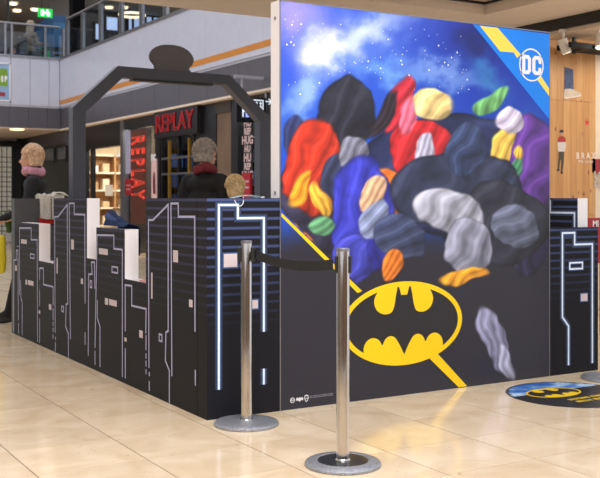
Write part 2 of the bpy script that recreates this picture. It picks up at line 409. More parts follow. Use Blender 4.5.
for k, (px, py, n) in enumerate([(35, 9, 'flush white downlight left of the exit sign'), (109, 9.5, 'warm downlight seen above the sloping handrail'), (124, 4, 'warm downlight near the gallery ceiling edge'), (17, 10, 'warm downlight at the left of the gallery ceiling'), (13, 3, 'warm downlight nearest the left picture edge')]):
    a, b = pz(px, py, 6.995)
    if SA*a+CA*b > 33 or k in (1, 2):
        q = py_(px, 29.5 if k in (1, 2) else 29, py); a, b = q.x, q.y
    dl = lathe('downlight', [(0, 0), (.09, 0), (.12, .01), (.12, .06), (0, .06)], M_lampw, n=20, loc=(a, b, 6.94)); tag(dl, n, 'downlight')
q = py_(132, 26.5, 15)
rl = thing('ring_lamp', 'glowing ring pendant lamp seen through the gallery glass', 'lamp', (q.x, q.y, q.z))
bm = bmesh.new(); R_, r_ = .34, .035
for i in range(32):
    for j in range(8):
        pass
vv = [[bm.verts.new(((R_+r_*math.cos(2*PI*j/8))*math.cos(2*PI*i/32), (R_+r_*math.cos(2*PI*j/8))*math.sin(2*PI*i/32), r_*math.sin(2*PI*j/8))) for j in range(8)] for i in range(32)]
for i in range(32):
    for j in range(8): bm.faces.new((vv[i][j], vv[(i+1) % 32][j], vv[(i+1) % 32][(j+1) % 8], vv[i][(j+1) % 8]))
fin(bm, 'ring', M_lampw, rl, True)
tubes('cable', [((.34*math.cos(k*2.09), .34*math.sin(k*2.09), 0), (0, 0, 7.0-q.z), .006) for k in range(3)], M_blackwall, rl)

# ------------------------------------------------------------------ poster on the far fascia (left edge of the picture)
x0, z1 = pv(-14, 61.5, VF); x1, z0 = pv(10.4, 101.5, VF)
ps = thing('wall_poster', 'framed blue and green poster on the white gallery fascia', 'poster', ((x0+x1)/2, VF, z0))
o = boxes('frame', [(x0, x1, VF-.03, VF, z0, z0+.03), (x0, x1, VF-.03, VF, z1-.03, z1), (x0, x0+.03, VF-.03, VF, z0, z1), (x1-.03, x1, VF-.03, VF, z0, z1)], M_white, ps); place(o, ps.location)
o = box('print', x0+.03, x1-.03, VF-.012, VF, z0+.03, z1-.03, mat('poster_blue', (140, 170, 205), .4, vary=.12, scale=3), ps); place(o, ps.location)
gx0, gz1 = pv(-8, 68, VF); gx1, gz0 = pv(7.4, 86.5, VF)
o = decal('green_field', ('v', VF-.012), [[(gx0, gz0), (gx1, gz0), (gx1, gz1), (gx0, gz1)]], mat('poster_green', (120, 160, 40), .4), ps); place(o, ps.location)
o = decal('white_strokes', ('v', VF-.0132), [[pv(a, 82, VF), pv(b, 82, VF), pv(b, 75.8, VF), pv(a, 75.8, VF)] for a, b in ((1.2, 3), (4.4, 5.6), (-2.6, -.4))]+[[pv(5.6, 80, VF), pv(7, 79, VF), pv(7, 76.5, VF), pv(5.6, 75.8, VF)]], M_white, ps); place(o, ps.location)
bx0, bz1 = pv(-4, 92, VF); bx1, bz0 = pv(5.2, 96.5, VF)
o = decal('red_badge', ('v', VF-.012), [[(bx0, bz0), (bx1, bz0), (bx1, bz1), (bx0, bz1)]], mat('poster_red', (150, 40, 56), .4), ps); place(o, ps.location)

# ------------------------------------------------------------------ far passage
M_darkglass = mat('dark_shop_glass', (20, 21, 26), .12, vary=.3)
struct(box('wall_passage_back', -2, 9.0, 28.2, 28.4, 0, 2.95, M_blackwall), 'black shopfront closing the far passage')
xw = pv(11, 160, 28.2)[0]
w1 = struct(empty('window_1', (0, 0, 0)), 'bright gridded shop window at the far end of the passage')
za = pv(5, 147, 28.2)[1]
box('pane', 6.0, xw, 28.16, 28.19, .1, za, mat('pale_grid_pane', (196, 192, 176), .4, emit=.25), w1)
boxes('grid', [(6.0, xw, 28.14, 28.16, z, z+.02) for z in [k*.14 for k in range(1, 18)] if z < za] + [(xw-.14*k, xw-.14*k+.02, 28.14, 28.16, .1, za) for k in range(0, 8)], M_grey, w1)
struct(box('trim_3', -2, 7.55, 27.9, 28.14, za, za+.16, M_blackwall), 'black beam across the far passage')
xp = pv(17, 140, 28.1)[0]; xq = pv(24, 140, 28.1)[0]
struct(box('trim_4', xp-.5, xp, 28.12, 28.2, za+.16, 2.93, M_white), 'white lintel panel over the passage window')
a, b = pz(17, 129, 2.93)
tag(lathe('downlight', [(0, 0), (.13, 0), (.17, .008), (.17, .03), (0, .03)], M_lampw, n=24, loc=(a, b, 2.9)), 'round white downlight in the passage ceiling', 'downlight')
# leafy plant behind the passage window line
def plant(loc, label):
    t = thing('potted_plant', label, 'plant', loc)
    lathe('pot', [(0, 0), (.12, 0), (.15, .25), (.13, .25), (0, .22)], M_white, t, 20)
    rnd = random.Random(3)
    for k in range(16):
        bm = bmesh.new(); an = rnd.random()*2*PI; ln = .35+.35*rnd.random(); L = []
        for i in range(5):
            s = i/4; r = .05+.25*s*s; z = .25+ln*s*(1.3-.3*s); wd = .045*math.sin(PI*(.1+.85*s))
            L.append((bm.verts.new((r*math.cos(an)-wd*math.sin(an), r*math.sin(an)+wd*math.cos(an), z)), bm.verts.new((r*math.cos(an)+wd*math.sin(an), r*math.sin(an)-wd*math.cos(an), z))))
        for A, B in zip(L, L[1:]): bm.faces.new((A[0], A[1], B[1], B[0]))
        fin(bm, 'leaf', mat('plant_green', (96, 120, 50), .5), t)
pp = py_(9, 27.6); plant((pp.x, pp.y, 0), 'leafy green plant in the far passage by the gridded window')

# ------------------------------------------------------------------ shop row on the right side (plane u = US)
US = 7.62
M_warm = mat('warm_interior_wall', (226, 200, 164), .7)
M_wood = mat('shop_wood', (186, 140, 92), .5, vary=.15, scale=4)
def zu(px, py, u=US): return pu(px, py, u)[1]
def vu(px, u=US): return pu(px, 190, u)[0]
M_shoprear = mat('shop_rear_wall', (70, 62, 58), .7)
ws = struct(boxes('wall_shops', [(US, US+.14, vu(70), 28.2, 0, 2.93), (US, US+.14, vu(124.2), vu(121), 0, 2.92), (US, US+.14, vu(159.5), vu(155), 0, 2.92),
    (US, US+.14, vu(216), vu(195.5), 0, 2.92), (US, US+.14, vu(237), vu(231), 0, 2.92), (US, US+.14, vu(84), vu(70)-.001, 0, 2.92), (US, US+.14, vu(330), vu(268), 0, 2.92)], M_blackwall), 'black shopfront row under the gallery')
box('lintel', US-.01, US+.14, vu(121), vu(70), 2.38, 2.92, M_blackwall, ws)
box('lintel', US-.01, US+.14, vu(155), vu(124.2), 2.72, 2.92, M_blackwall, ws)
box('lintel', US-.01, US+.14, vu(195.5), vu(159.5), 2.72, 2.92, M_blackwall, ws)
box('lintel', US-.01, US+.14, vu(231), vu(216), 2.72, 2.92, M_shoprear, ws)
box('lintel', US-.01, US+.14, vu(268), vu(237), 2.6, 2.92, M_blackwall, ws)
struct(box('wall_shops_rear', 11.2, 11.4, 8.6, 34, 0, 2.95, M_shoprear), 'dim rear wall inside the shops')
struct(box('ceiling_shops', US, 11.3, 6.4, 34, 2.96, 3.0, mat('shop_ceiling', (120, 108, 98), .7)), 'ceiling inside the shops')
# party walls between shops (v = const), seen obliquely through the openings
struct(box('wall_shop_party', US+.14, 11.2, vu(70)+.6, vu(70)+.75, 0, 2.95, M_warm), 'warm cream side wall inside the pale shop')
# dark shop beside the passage
for k, (a, b) in enumerate(((45, 54.5), (57.5, 66.5))):
    wn = struct(empty('window_%d' % (k+2), (0, 0, 0)), 'dark upper shop window beside the passage')
    box('pane', US-.012, US-.004, vu(b), vu(a), zu(55, 160), zu(55, 148), mat('greyish_pane', (74, 74, 84), .2), wn)
    boxes('window_frame', [(US-.03, US, vu(a), vu(a)+.05, zu(55, 161), zu(55, 147)), (US-.03, US, vu(b)-.05, vu(b), zu(55, 161), zu(55, 147)), (US-.03, US, vu(b), vu(a), zu(55, 161)-.04, zu(55, 161)), (US-.03, US, vu(b), vu(a), zu(55, 147), zu(55, 147)+.04)], M_blackwall, wn)
struct(box('trim_5', US-.02, US, vu(70), vu(30), 2.55, 2.9, M_band), 'taupe panel strip over the dark shop')
# pale shop with shelves (left of the neon lettering)
w4 = struct(empty('window_4', (0, 0, 0)), 'clear window of the pale shop with shelves')
box('pane', US+.06, US+.07, vu(121)+.03, vu(84), .1, 2.38, M_glass2, w4)
box('window_frame', US, US+.1, vu(91)-.05, vu(91)+.05, 0, 2.38, M_blackwall, w4)
area('pale_shop_light', (9.4, 22.0, 2.85), (0, 0, 0), 2.6, 3.0, 300, (1, .9, .76))
M_cream = mat('shop_cream', (238, 224, 200), .6)
vb = vu(70)+.6
sh = thing('display_shelf', 'wood framed display shelf with pale goods in the pale shop', 'shelf', (8.6, vb-.25, 0))
def P(fn, *a, **k):
    o = fn(*a, **k); place(o, o.parent.location); return o
P(box, 'back_panel', 7.8, 11.1, vb-.04, vb-.01, 0, 2.35, M_wood, sh)
for z in (.5, .95, 1.4, 1.85, 2.3): P(box, 'shelf_board', 7.8, 11.1, vb-.4, vb-.04, z, z+.04, M_cream, sh)
for u in (7.8, 8.85, 9.98, 11.06): P(box, 'upright', u, u+.04, vb-.4, vb-.04, 0, 2.35, M_wood, sh)
goods = [(210, 180, 140), (236, 226, 206), (190, 150, 110), (226, 206, 180), (160, 130, 100), (240, 236, 226)]
gi = 0
for z in (.54, .99, 1.44, 1.89):
    for u in (8.05, 8.36, 8.66, 9.15, 9.45, 9.75, 10.2, 10.55, 10.85):
        hgt = .14+.14*random.random(); gi += 1
        tag(box('goods_box', u-.09, u+.09, vb-.32, vb-.1, z, z+hgt, mat('goods_%d' % (gi % 6), goods[gi % 6], .6), None, .01), '%s box, %s from the left on the %s shelf of the pale shop' % (('white', 'tan', 'off white', 'brown', 'beige', 'dark tan')[gi % 6], ('first', 'second', 'third', 'fourth', 'fifth', 'sixth', 'seventh', 'eighth', 'ninth')[[8.05, 8.36, 8.66, 9.15, 9.45, 9.75, 10.2, 10.55, 10.85].index(u)], {.54: 'lowest', .99: 'second lowest', 1.44: 'third', 1.89: 'top'}[z]), 'box', 'boxes on the pale shop shelf')
pc = thing('shop_counter', 'white counter table inside the pale shop', 'counter', (8.5, 21.6, 0))
P(box, 'body', 8.15, 8.9, 21.2, 22.0, 0, .95, M_cream, pc); P(box, 'top', 8.1, 8.95, 21.15, 22.05, .95, 1.0, M_wood, pc)
sg = text('window_lettering', 'b', .26, (US-.006, vu(118), zu(118, 154)), 'u', M_white, None, .003, bold=.006); tag(sg, 'white letter b on the pale shop glass', 'lettering')
nt_ = tag(box('window_notice', US-.01, US-.004, vu(113), vu(105.5), zu(109, 196), zu(109, 185), M_cream), 'cream paper notice stuck on the pale shop window', 'notice')
# neon window
w5 = struct(empty('window_5', (0, 0, 0)), 'shop window with the vertical red neon lettering')
box('pane', US+.06, US+.07, vu(155), vu(124.2), .1, 2.72, M_glass2, w5)
box('window_frame', US-.03, US+.1, vu(124.3), vu(121.5), 0, 2.92, M_steel, w5)
M_neon = mat('red_neon', (255, 70, 52), .4, emit=1.5, ecol=(255, 74, 56))
M_neond = mat('red_neon_dim', (200, 24, 30), .4, emit=.3, ecol=(220, 20, 28))
nv = (vu(131)+vu(146))/2
nsg = thing('neon_sign', 'vertical red neon lettering REPLAY in the shop window', 'sign', (US+.0, nv, 1.0))
zs = [zu(138, y) for y in (139, 151, 162.5, 174, 186, 198)]
for ch, y in zip('REPLAY', (140, 151, 162, 172.5, 183, 194.5)):
    o = text('letter', ch, 1.0, (US-.03, nv, zu(138, y)), 'u', M_neon, nsg, outline=.0055, rot=-PI/2, sx=.3); place(o, nsg.location)
P(box, 'backing', US-.008, US-.002, vu(146.5), vu(131), .7, 2.66, mat('neon_backing', (96, 58, 50), .3), nsg)
M_sequin = mat('lavender_sequin', (170, 166, 190), .4, vary=.5, scale=70)
tag(box('sequin_banner', US-.012, US-.004, vu(131)+.02, vu(126), 1.75, 2.66, M_sequin), 'glittery lavender strip left of the vertical neon lettering', 'banner')
rp = thing('red_poster', 'small red poster left of the vertical neon lettering', 'poster', (US, vu(129), 1.2))
P(box, 'board', US-.025, US-.013, vu(133), vu(126), zu(129, 195), zu(129, 179), mat('poster_crimson', (150, 30, 40), .4), rp)
P(decal, 'print', ('u', US-.025), [[(vu(131.5), zu(129, y+1.6)), (vu(127.5), zu(129, y+1.6)), (vu(127.5), zu(129, y)), (vu(131.5), zu(129, y))] for y in (184.5, 188.5)], mat('dull_pink', (200, 120, 120), .5), rp)
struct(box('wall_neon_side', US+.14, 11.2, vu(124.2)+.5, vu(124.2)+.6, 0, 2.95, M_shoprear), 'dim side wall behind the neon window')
tag(box('curtain', US+.1, US+.14, vu(151), vu(147), 0, 2.7, mat('tan_curtain', (226, 196, 156), .8, vary=.3, scale=12)), 'tan curtain panel beside the neon lettering', 'curtain')
ppt = thing('window_poster', 'tall pale pink poster with a small figure under white letters', 'poster', (US, vu(155.5), .5))
P(box, 'board', US-.03, US-.012, vu(158), vu(152.8), .4, zu(155, 159), mat('pale_pink', (226, 190, 186), .5), ppt)
P(decal, 'figure_print', ('u', US-.03), [[(vu(157), zu(155, 194)), (vu(156.8), zu(155, 178)), (vu(156), zu(155, 172)), (vu(155), zu(155, 172)), (vu(154.2), zu(155, 178)), (vu(154.4), zu(155, 194))]], mat('poster_maroon', (110, 40, 50), .5), ppt)
tag(text('window_lettering', 'nc', .26, (US-.035, vu(155), zu(155, 156.5)), 'u', M_white, None, .003, bold=.008), 'white letters nc above the pale pink poster', 'lettering')
area('neon_shop_light', (8.8, 19.2, 2.8), (0, 0, 0), 1.5, 1.5, 90, (1, .9, .8))
# REPLAY lightbox sign
v0_, v1_ = vu(196.5, US-.12), vu(154, US-.12)
rs = thing('shop_sign', 'dark box sign with red glowing letters REPLAY above the shop door', 'sign', (US, (v0_+v1_)/2, 2.4))
P(box, 'box', US-.12, US, v0_, v1_, 2.4, 2.92, mat('sign_box', (24, 20, 24), .35), rs, .01)
o = text('lettering', 'REPLAY', .47, (US-.14, (v0_+v1_)/2, 2.66), 'u', M_neond, rs, outline=.0045, sx=1.12); place(o, rs.location)
o = text('letter_face', 'REPLAY', .47, (US-.127, (v0_+v1_)/2, 2.66), 'u', mat('letter_face', (40, 8, 14), .4), rs, .004, sx=1.12); place(o, rs.location)
# door with shelves of jeans behind
d1 = struct(empty('door_1', (0, 0, 0)), 'glass shop door with brass bars under the red letter sign')
box('pane', US+.05, US+.06, vu(195), vu(160), .05, 2.72, M_glass2, d1)
M_brass = mat('brass_bar', (206, 158, 70), .3, .7)
for q in (169.5, 189.5): box('bar', US-.02, US+.03, vu(q)-.03, vu(q)+.03, .05, 2.35, M_brass, d1)
for q in (162, 178.5, 194): box('stile', US-.01, US+.05, vu(q)-.025, vu(q)+.025, .05, 2.72, M_blackwall, d1)
for y in (157.5, 173.5): box('rail', US-.015, US+.03, vu(194), vu(162), zu(178, y)-.02, zu(178, y)+.02, M_steel, d1)
M_denim = mat('denim_stack', (62, 92, 150), .8, vary=.4, scale=18)
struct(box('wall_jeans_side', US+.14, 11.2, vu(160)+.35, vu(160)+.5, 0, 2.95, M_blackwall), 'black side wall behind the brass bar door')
vj = vu(160)+.33
js = thing('jeans_shelf', 'black rack holding stacks of blue jeans behind the door', 'shelf', (8.1, vj-.2, 0))
for z in (.6, 1.0, 1.4, 1.8, 2.2): P(box, 'shelf_board', 7.82, 8.9, vj-.35, vj, z, z+.03, M_blackwall, js)
for u in (7.82, 8.88): P(box, 'upright', u, u+.03, vj-.35, vj, 0, 2.3, M_blackwall, js)
for z in (1.03, 1.43, 1.83):
    for u in (8.0, 8.35, 8.68):
        tag(box('jeans_stack', u-.13, u+.13, vj-.32, vj-.04, z, z+.28, M_denim, None, .02), 'folded blue jeans, %s stack on the %s board of the black rack' % ({8.0: 'left', 8.35: 'middle', 8.68: 'right'}[u], {1.03: 'lower', 1.43: 'middle', 1.83: 'upper'}[z]), 'jeans', 'jeans on the black rack')
area('jeans_light', (8.2, 17.6, 2.8), (0, 0, 0), .6, .9, 10, (.9, .95, 1))
# brown shop entrance and clothing shop near the arch's right post
struct(box('wall_brown_panel', US+.02, US+.1, vu(231), vu(216), 0, 2.72, mat('brown_panel', (112, 88, 70), .6, vary=.2, scale=2)), 'brown wooden wall panel behind the grey haired person')
w6 = struct(empty('window_6', (0, 0, 0)), 'window of the clothing shop behind the arch')
box('pane', US+.06, US+.07, vu(268), vu(237), .1, 2.6, M_glass2, w6)
for q in (237.6, 262): box('window_frame', US-.02, US+.08, vu(q)-.04, vu(q)+.04, 0, 2.6, M_blackwall, w6)
struct(box('wall_clothing_side', US+.14, 11.2, vu(237)+.3, vu(237)+.4, 0, 2.95, M_blackwall), 'black side wall of the clothing shop')
vc = vu(237)+.28
cs = thing('clothes_shelf', 'dark shelving with folded clothes in the shop behind the arch', 'shelf', (8.1, vc-.2, 0))
for z in (.6, 1.0, 1.45, 1.85, 2.25): P(box, 'shelf_board', 7.8, 9.2, vc-.38, vc, z, z+.03, M_steel, cs)
for u in (7.8, 8.5, 9.17): P(box, 'upright', u, u+.03, vc-.38, vc, 0, 2.35, M_blackwall, cs)
cl = [(90, 120, 160), (150, 150, 160), (70, 90, 140), (190, 186, 180), (60, 70, 90)]
ci = 0
for z in (1.03, 1.48, 1.88):
    for u in (7.98, 8.22, 8.68, 8.98):
        ci += 1; hh = .16+.1*random.random()
        tag(box('folded_clothes', u-.1, u+.1, vc-.33, vc-.06, z, z+hh, mat('cloth_%d' % (ci % 5), cl[ci % 5], .8, vary=.2, scale=20), None, .02), 'folded clothes, %s pile on the %s board of the shelving behind the arch' % (('first', 'second', 'third', 'fourth')[[7.98, 8.22, 8.68, 8.98].index(u)], {1.03: 'lower', 1.48: 'middle', 1.88: 'upper'}[z]), 'clothes', 'folded clothes behind the arch')
area('clothes_light', (8.3, 14.2, 2.85), (0, 0, 0), .8, 1.2, 22, (1, .97, .92))
bn = thing('text_banner', 'narrow dark banner with stacked white letters behind the arch', 'banner', (US, vu(250), .5))
P(box, 'board', US-.05, US-.03, vu(254.5), vu(246), 0, 2.55, mat('banner_black', (34, 30, 34), .5), bn)
for k, z in enumerate([2.47-.145*i for i in range(13)]):
    o = text('lettering', ('HU', 'REP', 'HUG', 'HU')[k % 4], .19 if k % 2 == 0 else .15, (US-.052, vu(250.2), z), 'u', mat('banner_ink', (224, 196, 196), .5), bn, .001, bold=.005, sx=.95); place(o, bn.location)
rp2 = thing('red_poster', 'red poster board beside the right post of the arch', 'poster', (US, vu(251.5), 1.2))
P(box, 'board', US-.1, US-.06, vu(255.5), vu(247.5), 0, zu(251, 173), mat('poster_scarlet', (176, 26, 40), .4), rp2)
for y in (180.5, 186.5):
    P(decal, 'print', ('u', US-.1), [[(vu(a), zu(251, y+2)), (vu(a-1.2), zu(251, y+2)), (vu(a-1.2), zu(251, y)), (vu(a), zu(251, y))] for a in (250.5, 252.2, 253.9)], M_pink, rp2)
# hanging direction sign
VS = 13.5
hx0, hx1 = pv(236.5, 100, VS)[0], UF+.06
hs = thing('direction_sign', 'black hanging direction sign with white lift pictogram and arrow', 'sign', (hx0, VS, 2.4))
z0_, z1_ = pv(250, 122.5, VS)[1], pv(250, 97, VS)[1]
P(box, 'board', hx0, hx1, VS, VS+.08, z0_, z1_, mat('sign_black', (22, 24, 34), .35), hs, .006)
zr = pv(250, 77, VS)[1]
P(box, 'rail', pv(235.5, 77, VS)[0], UF+.06, VS+.02, VS+.06, zr-.025, zr+.025, mat('sign_rail', (170, 170, 182), .4), hs)
for q in (243, 267): P(box, 'hanger', pv(q, 90, VS)[0]-.012, pv(q, 90, VS)[0]+.012, VS+.03, VS+.05, z1_, zr, mat('sign_rail', (170, 170, 182), .4), hs)
M_sw = mat('sign_white', (225, 235, 245), .4, emit=.6)
def Q(px, py): return pv(px, py, VS)
P(decal, 'lift_pictogram', ('v', VS), strips([[Q(254, 100), Q(263, 100.6), Q(263, 111), Q(254, 110.4), Q(254, 100)]], .02), M_sw, hs)
P(decal, 'people_pictogram', ('v', VS), [disc(Q(256.6, 103), (.02, .02), 12), disc(Q(260.6, 103.4), (.02, .02), 12), [Q(255.4, 104.8), Q(257.8, 104.9), Q(257.2, 109), Q(256, 109)], [Q(260, 104.9), Q(261.2, 105), Q(262.2, 109.2), Q(259.4, 109.1)]], M_sw, hs)
P(decal, 'arrow', ('v', VS), strips([[Q(265.5, 101.4), Q(271, 101.8)], [Q(268.6, 98.9), Q(271.4, 101.8), Q(268.6, 104.6)]], .02), M_sw, hs)
P(decal, 'letter_mark', ('v', VS), strips([[Q(243, 107), Q(243, 117)], [Q(243, 111), Q(246.5, 111.2), Q(246.5, 117.2)]], .025), M_sw, hs)
P(decal, 'blue_square', ('v', VS), [[Q(245, 112.8), Q(249.8, 113), Q(249.8, 117.6), Q(245, 117.4)]], mat('sign_blue', (40, 80, 220), .4, emit=.5), hs)
P(decal, 'blue_mark', ('v', VS-.0012), strips([[Q(246.6, 114.2), Q(247.2, 116.4), Q(248.6, 116.6)]], .012), M_sw, hs)

# ------------------------------------------------------------------ wooden shop at the right edge
VW = 7.55
struct(box('trim_6', UF-.0, UF+.06, 6.0, 8.7, 2.955, ZC+.0, M_blackwall), 'black beam over the wood lined shop')
M_plank = []
for k, c in enumerate([(214, 160, 98), (205, 150, 90), (220, 168, 106), (210, 156, 96)]):
    m = bpy.data.materials.new('pine_plank_%d' % k); m.use_nodes = True; nt = m.node_tree; b = nt.nodes['Principled BSDF']; N = nt.nodes.new; Lk = nt.links.new
    tc = N('ShaderNodeTexCoord'); mp = N('ShaderNodeMapping'); mp.inputs['Scale'].default_value = (14, 14, .8); mp.inputs['Location'].default_value = (k*3.1, 0, k*1.7); Lk(tc.outputs['Object'], mp.inputs[0])
    n = N('ShaderNodeTexNoise'); n.inputs['Scale'].default_value = 3; n.inputs['Detail'].default_value = 5; n.inputs['Distortion'].default_value = .6; Lk(mp.outputs[0], n.inputs['Vector'])
    r = N('ShaderNodeValToRGB'); L = col(c); r.color_ramp.elements[0].position = .35; r.color_ramp.elements[1].position = .7
    r.color_ramp.elements[0].color = tuple(x*.78 for x in L[:3])+(1,); r.color_ramp.elements[1].color = L; Lk(n.outputs['Fac'], r.inputs['Fac'])
    vo = N('ShaderNodeTexVoronoi'); vo.inputs['Scale'].default_value = 5.0; mp2 = N('ShaderNodeMapping'); mp2.inputs['Scale'].default_value = (1.6, .01, .8); mp2.inputs['Location'].default_value = (k*.7, 0, k*.37); Lk(tc.outputs['Object'], mp2.inputs[0]); Lk(mp2.outputs[0], vo.inputs['Vector'])
    kr = N('ShaderNodeMapRange'); kr.inputs[1].default_value = .08; kr.inputs[2].default_value = .14; kr.inputs[3].default_value = .8; kr.inputs[4].default_value = 0; Lk(vo.outputs['Distance'], kr.inputs[0])
    mx = N('ShaderNodeMix'); mx.data_type = 'RGBA'; mx.inputs[7].default_value = col((112, 60, 28)); Lk(kr.outputs[0], mx.inputs[0]); Lk(r.outputs['Color'], mx.inputs[6]); Lk(mx.outputs[2], b.inputs['Base Color'])
    b.inputs['Roughness'].default_value = .45; M_plank.append(m)
xr = pv(595.5, 150, VW)[0]
ww = struct(box('wall_wood', 6.3+1.25, xr, VW+.02, VW+.1, 0, 2.95, M_wood), 'pine plank wall of the shop at the right edge')
zsm = pv(575, 101.3, VW)[1]; pw = .098; k = 0; x = xr
while x > 7.6:
    for (za_, zb_) in ((0, 1.05), (1.053, zsm), (zsm+.003, 2.95)):
        box('plank', max(7.56, x-pw)+.001, x-.001, VW, VW+.02, za_, zb_, M_plank[(k*3+int(za_*2)) % 4], ww)
    x -= pw; k += 1
struct(box('ceiling_wood_shop', UF+.06, 11, 4.6, VW+.1, 2.95, 2.99, mat('shop_white_ceiling', (232, 216, 198), .7)), 'white ceiling of the wood lined shop')
struct(box('wall_cream', xr, 10.5, VW+.02, VW+.1, 0, 2.95, mat('cream_wall', (232, 214, 190), .6)), 'cream wall right of the pine planks')
area('wood_shop_light', (8.3, 6.5, 2.9), (math.radians(25), 0, 0), 1.2, .8, 26, (1, .93, .84))
def W(px, py): return pv(px, py, VW)
st = []
cx_, cz_ = W(587, 122.5)
for i in range(10):
    r = .046 if i % 2 == 0 else .02; an = PI/2+i*PI/5; st.append((cx_+r*math.cos(an), cz_+r*math.sin(an)))
tag(decal('star_emblem', ('v', VW), [st], mat('star_red', (206, 52, 44), .45)), 'red five pointed star on the pine wall', 'emblem')
bl = thing('wall_lettering', 'pale letters BRAX with a small line below on the pine wall', 'lettering', (W(584.5, 157)[0], VW, W(584.5, 157)[1]))
for ch, q in zip('BRAX', (577.4, 582.6, 588, 593.2)):
    o = text('letter', ch, .098, (W(q, 156)[0], VW-.003, W(q, 156)[1]), 'v', mat('lettering_pale', (240, 224, 208), .5), bl, .002, bold=.002, sx=.85); place(o, bl.location)
o = text('small_line', 'FEEL GOOD', .04, (W(585.5, 162)[0], VW-.003, W(585.5, 161.7)[1]), 'v', mat('lettering_pale', (240, 224, 208), .5), bl, .001, spacing=1.1); place(o, bl.location)
jl = thing('leg_cutout', 'flat picture of a jeans leg with a grey sneaker on the pine wall', 'picture', (W(572, 98)[0], VW, W(572, 98)[1]))
P(decal, 'jeans_print', ('v', VW), [[W(564.3, 67), W(573, 69.5), W(573.3, 90), W(564.2, 91)]], mat('jeans_print', (62, 78, 116), .6, vary=.3, scale=20), jl, .004)
P(decal, 'shoe_print', ('v', VW), [smooth_closed([W(563.8, 98.3), W(564, 90), W(568, 88.8), W(572.5, 89.2), W(577, 91.5), W(580.5, 93.5), W(580.6, 96), W(573, 97.6)], 3)], mat('shoe_print', (206, 190, 172), .6, vary=.1, scale=14), jl, .006)
P(decal, 'sole_print', ('v', VW-.006), strips([[W(563.9, 98), W(573, 97.2), W(580.4, 95.7)]], .012), mat('sole_print', (230, 220, 206), .6), jl, .001)
mp_ = thing('figure_cutout', 'small flat picture of a standing person in red and white jacket on the pine wall', 'picture', (W(561, 172)[0], VW, W(561, 172)[1]))
P(decal, 'trousers_print', ('v', VW), [[W(558.6, 151), W(564, 151), W(563.6, 162), W(562.2, 172), W(560.8, 172), W(561.2, 160), W(560.2, 160), W(559, 169.5), W(557.6, 169.5), W(558.4, 158)]], mat('trouser_print', (74, 68, 56), .6), mp_, .003)
P(decal, 'jacket_print', ('v', VW), [[W(557.3, 141), W(565.8, 141), W(565.4, 148), W(564.2, 151.6), W(558.4, 151.6), W(557.4, 148)]], mat('jacket_print', (214, 208, 204), .6), mp_, .004)
P(decal, 'yoke_print', ('v', VW-.004), [[W(557.3, 142), W(558.4, 137.4), W(560, 136.4), W(562.8, 136.4), W(564.8, 137.6), W(565.9, 142)]], mat('yoke_print', (176, 48, 48), .6), mp_, .001)
P(decal, 'head_print', ('v', VW), [disc(W(561.3, 133.5), (.02, .03), 16)], mat('head_print', (196, 150, 124), .6), mp_, .004)
P(decal, 'cap_print', ('v', VW-.004), [[W(559.2, 132.6), W(559.6, 130.4), W(561.4, 129.6), W(563.2, 130.4), W(563.5, 132.6)]], mat('cap_print', (50, 46, 50), .6), mp_, .001)
P(decal, 'shoes_print', ('v', VW-.003), [[W(557.2, 169), W(559.4, 169), W(559, 171), W(556.6, 171)], [W(560.6, 171.5), W(562.5, 171.5), W(562.4, 173.8), W(560.4, 173.8)]], M_black, mp_, .001)
def spotlight(px, py, Y, label):
    q = py_(px, Y, py)
    t = thing('track_spotlight', label, 'spotlight', (q.x, q.y, 2.95))
    d = Vector((.35, -.1, -.93)).normalized() if px < 580 else Vector((-.3, -.2, -.9)).normalized()
    bm = bmesh.new(); c0 = q-d*.075; c1 = q+d*.075
    tube(bm, c0, c1, .05, .05, 20); place(fin(bm, 'lamp_can', mat('lamp_white', (236, 230, 222), .4), t, True), t.location)
    bm = bmesh.new(); tube(bm, c1-d*.01, c1+d*.003, .04, .04, 20); place(fin(bm, 'lens', mat('lamp_lens', (255, 240, 215), .3, emit=3), t, True), t.location)
    bm = bmesh.new(); tube(bm, q-d*.03, Vector((q.x-.02, q.y, 2.93)), .014); tube(bm, Vector((q.x-.02, q.y, 2.92)), Vector((q.x-.02, q.y, 2.95)), .045, .045, 16); place(fin(bm, 'stem', mat('lamp_white', (236, 230, 222), .4), t, True), t.location)
spotlight(564.5, 46, 10.0, 'white cylinder track spotlight in front of the pine wall')
spotlight(600.5, 41, 9.8, 'white track spotlight cut by the right picture edge')
tr = thing('ceiling_rack', 'black slatted rack hanging from the ceiling by the pine wall', 'rack', (7.9, 7.3, 2.95))
for k in range(5):
    y = 7.42-.09*k; a = pv(558+3*k, 48, y)[0]; zq = pv(575, 49-1.2*k, y)[1]
    P(box, 'slat', a, a+.9, y-.02, y+.02, zq-.035, zq+.02, M_belt, tr)
P(box, 'hanger', pv(574.5, 40, 7.3)[0]-.015, pv(574.5, 40, 7.3)[0]+.015, 7.29, 7.32, 2.74, 2.95, M_black, tr)
P(box, 'cross_bar', pv(574.5, 40, 7.3)[0]-.02, pv(574.5, 40, 7.3)[0]+.02, 7.04, 7.44, 2.76, 2.79, M_black, tr)
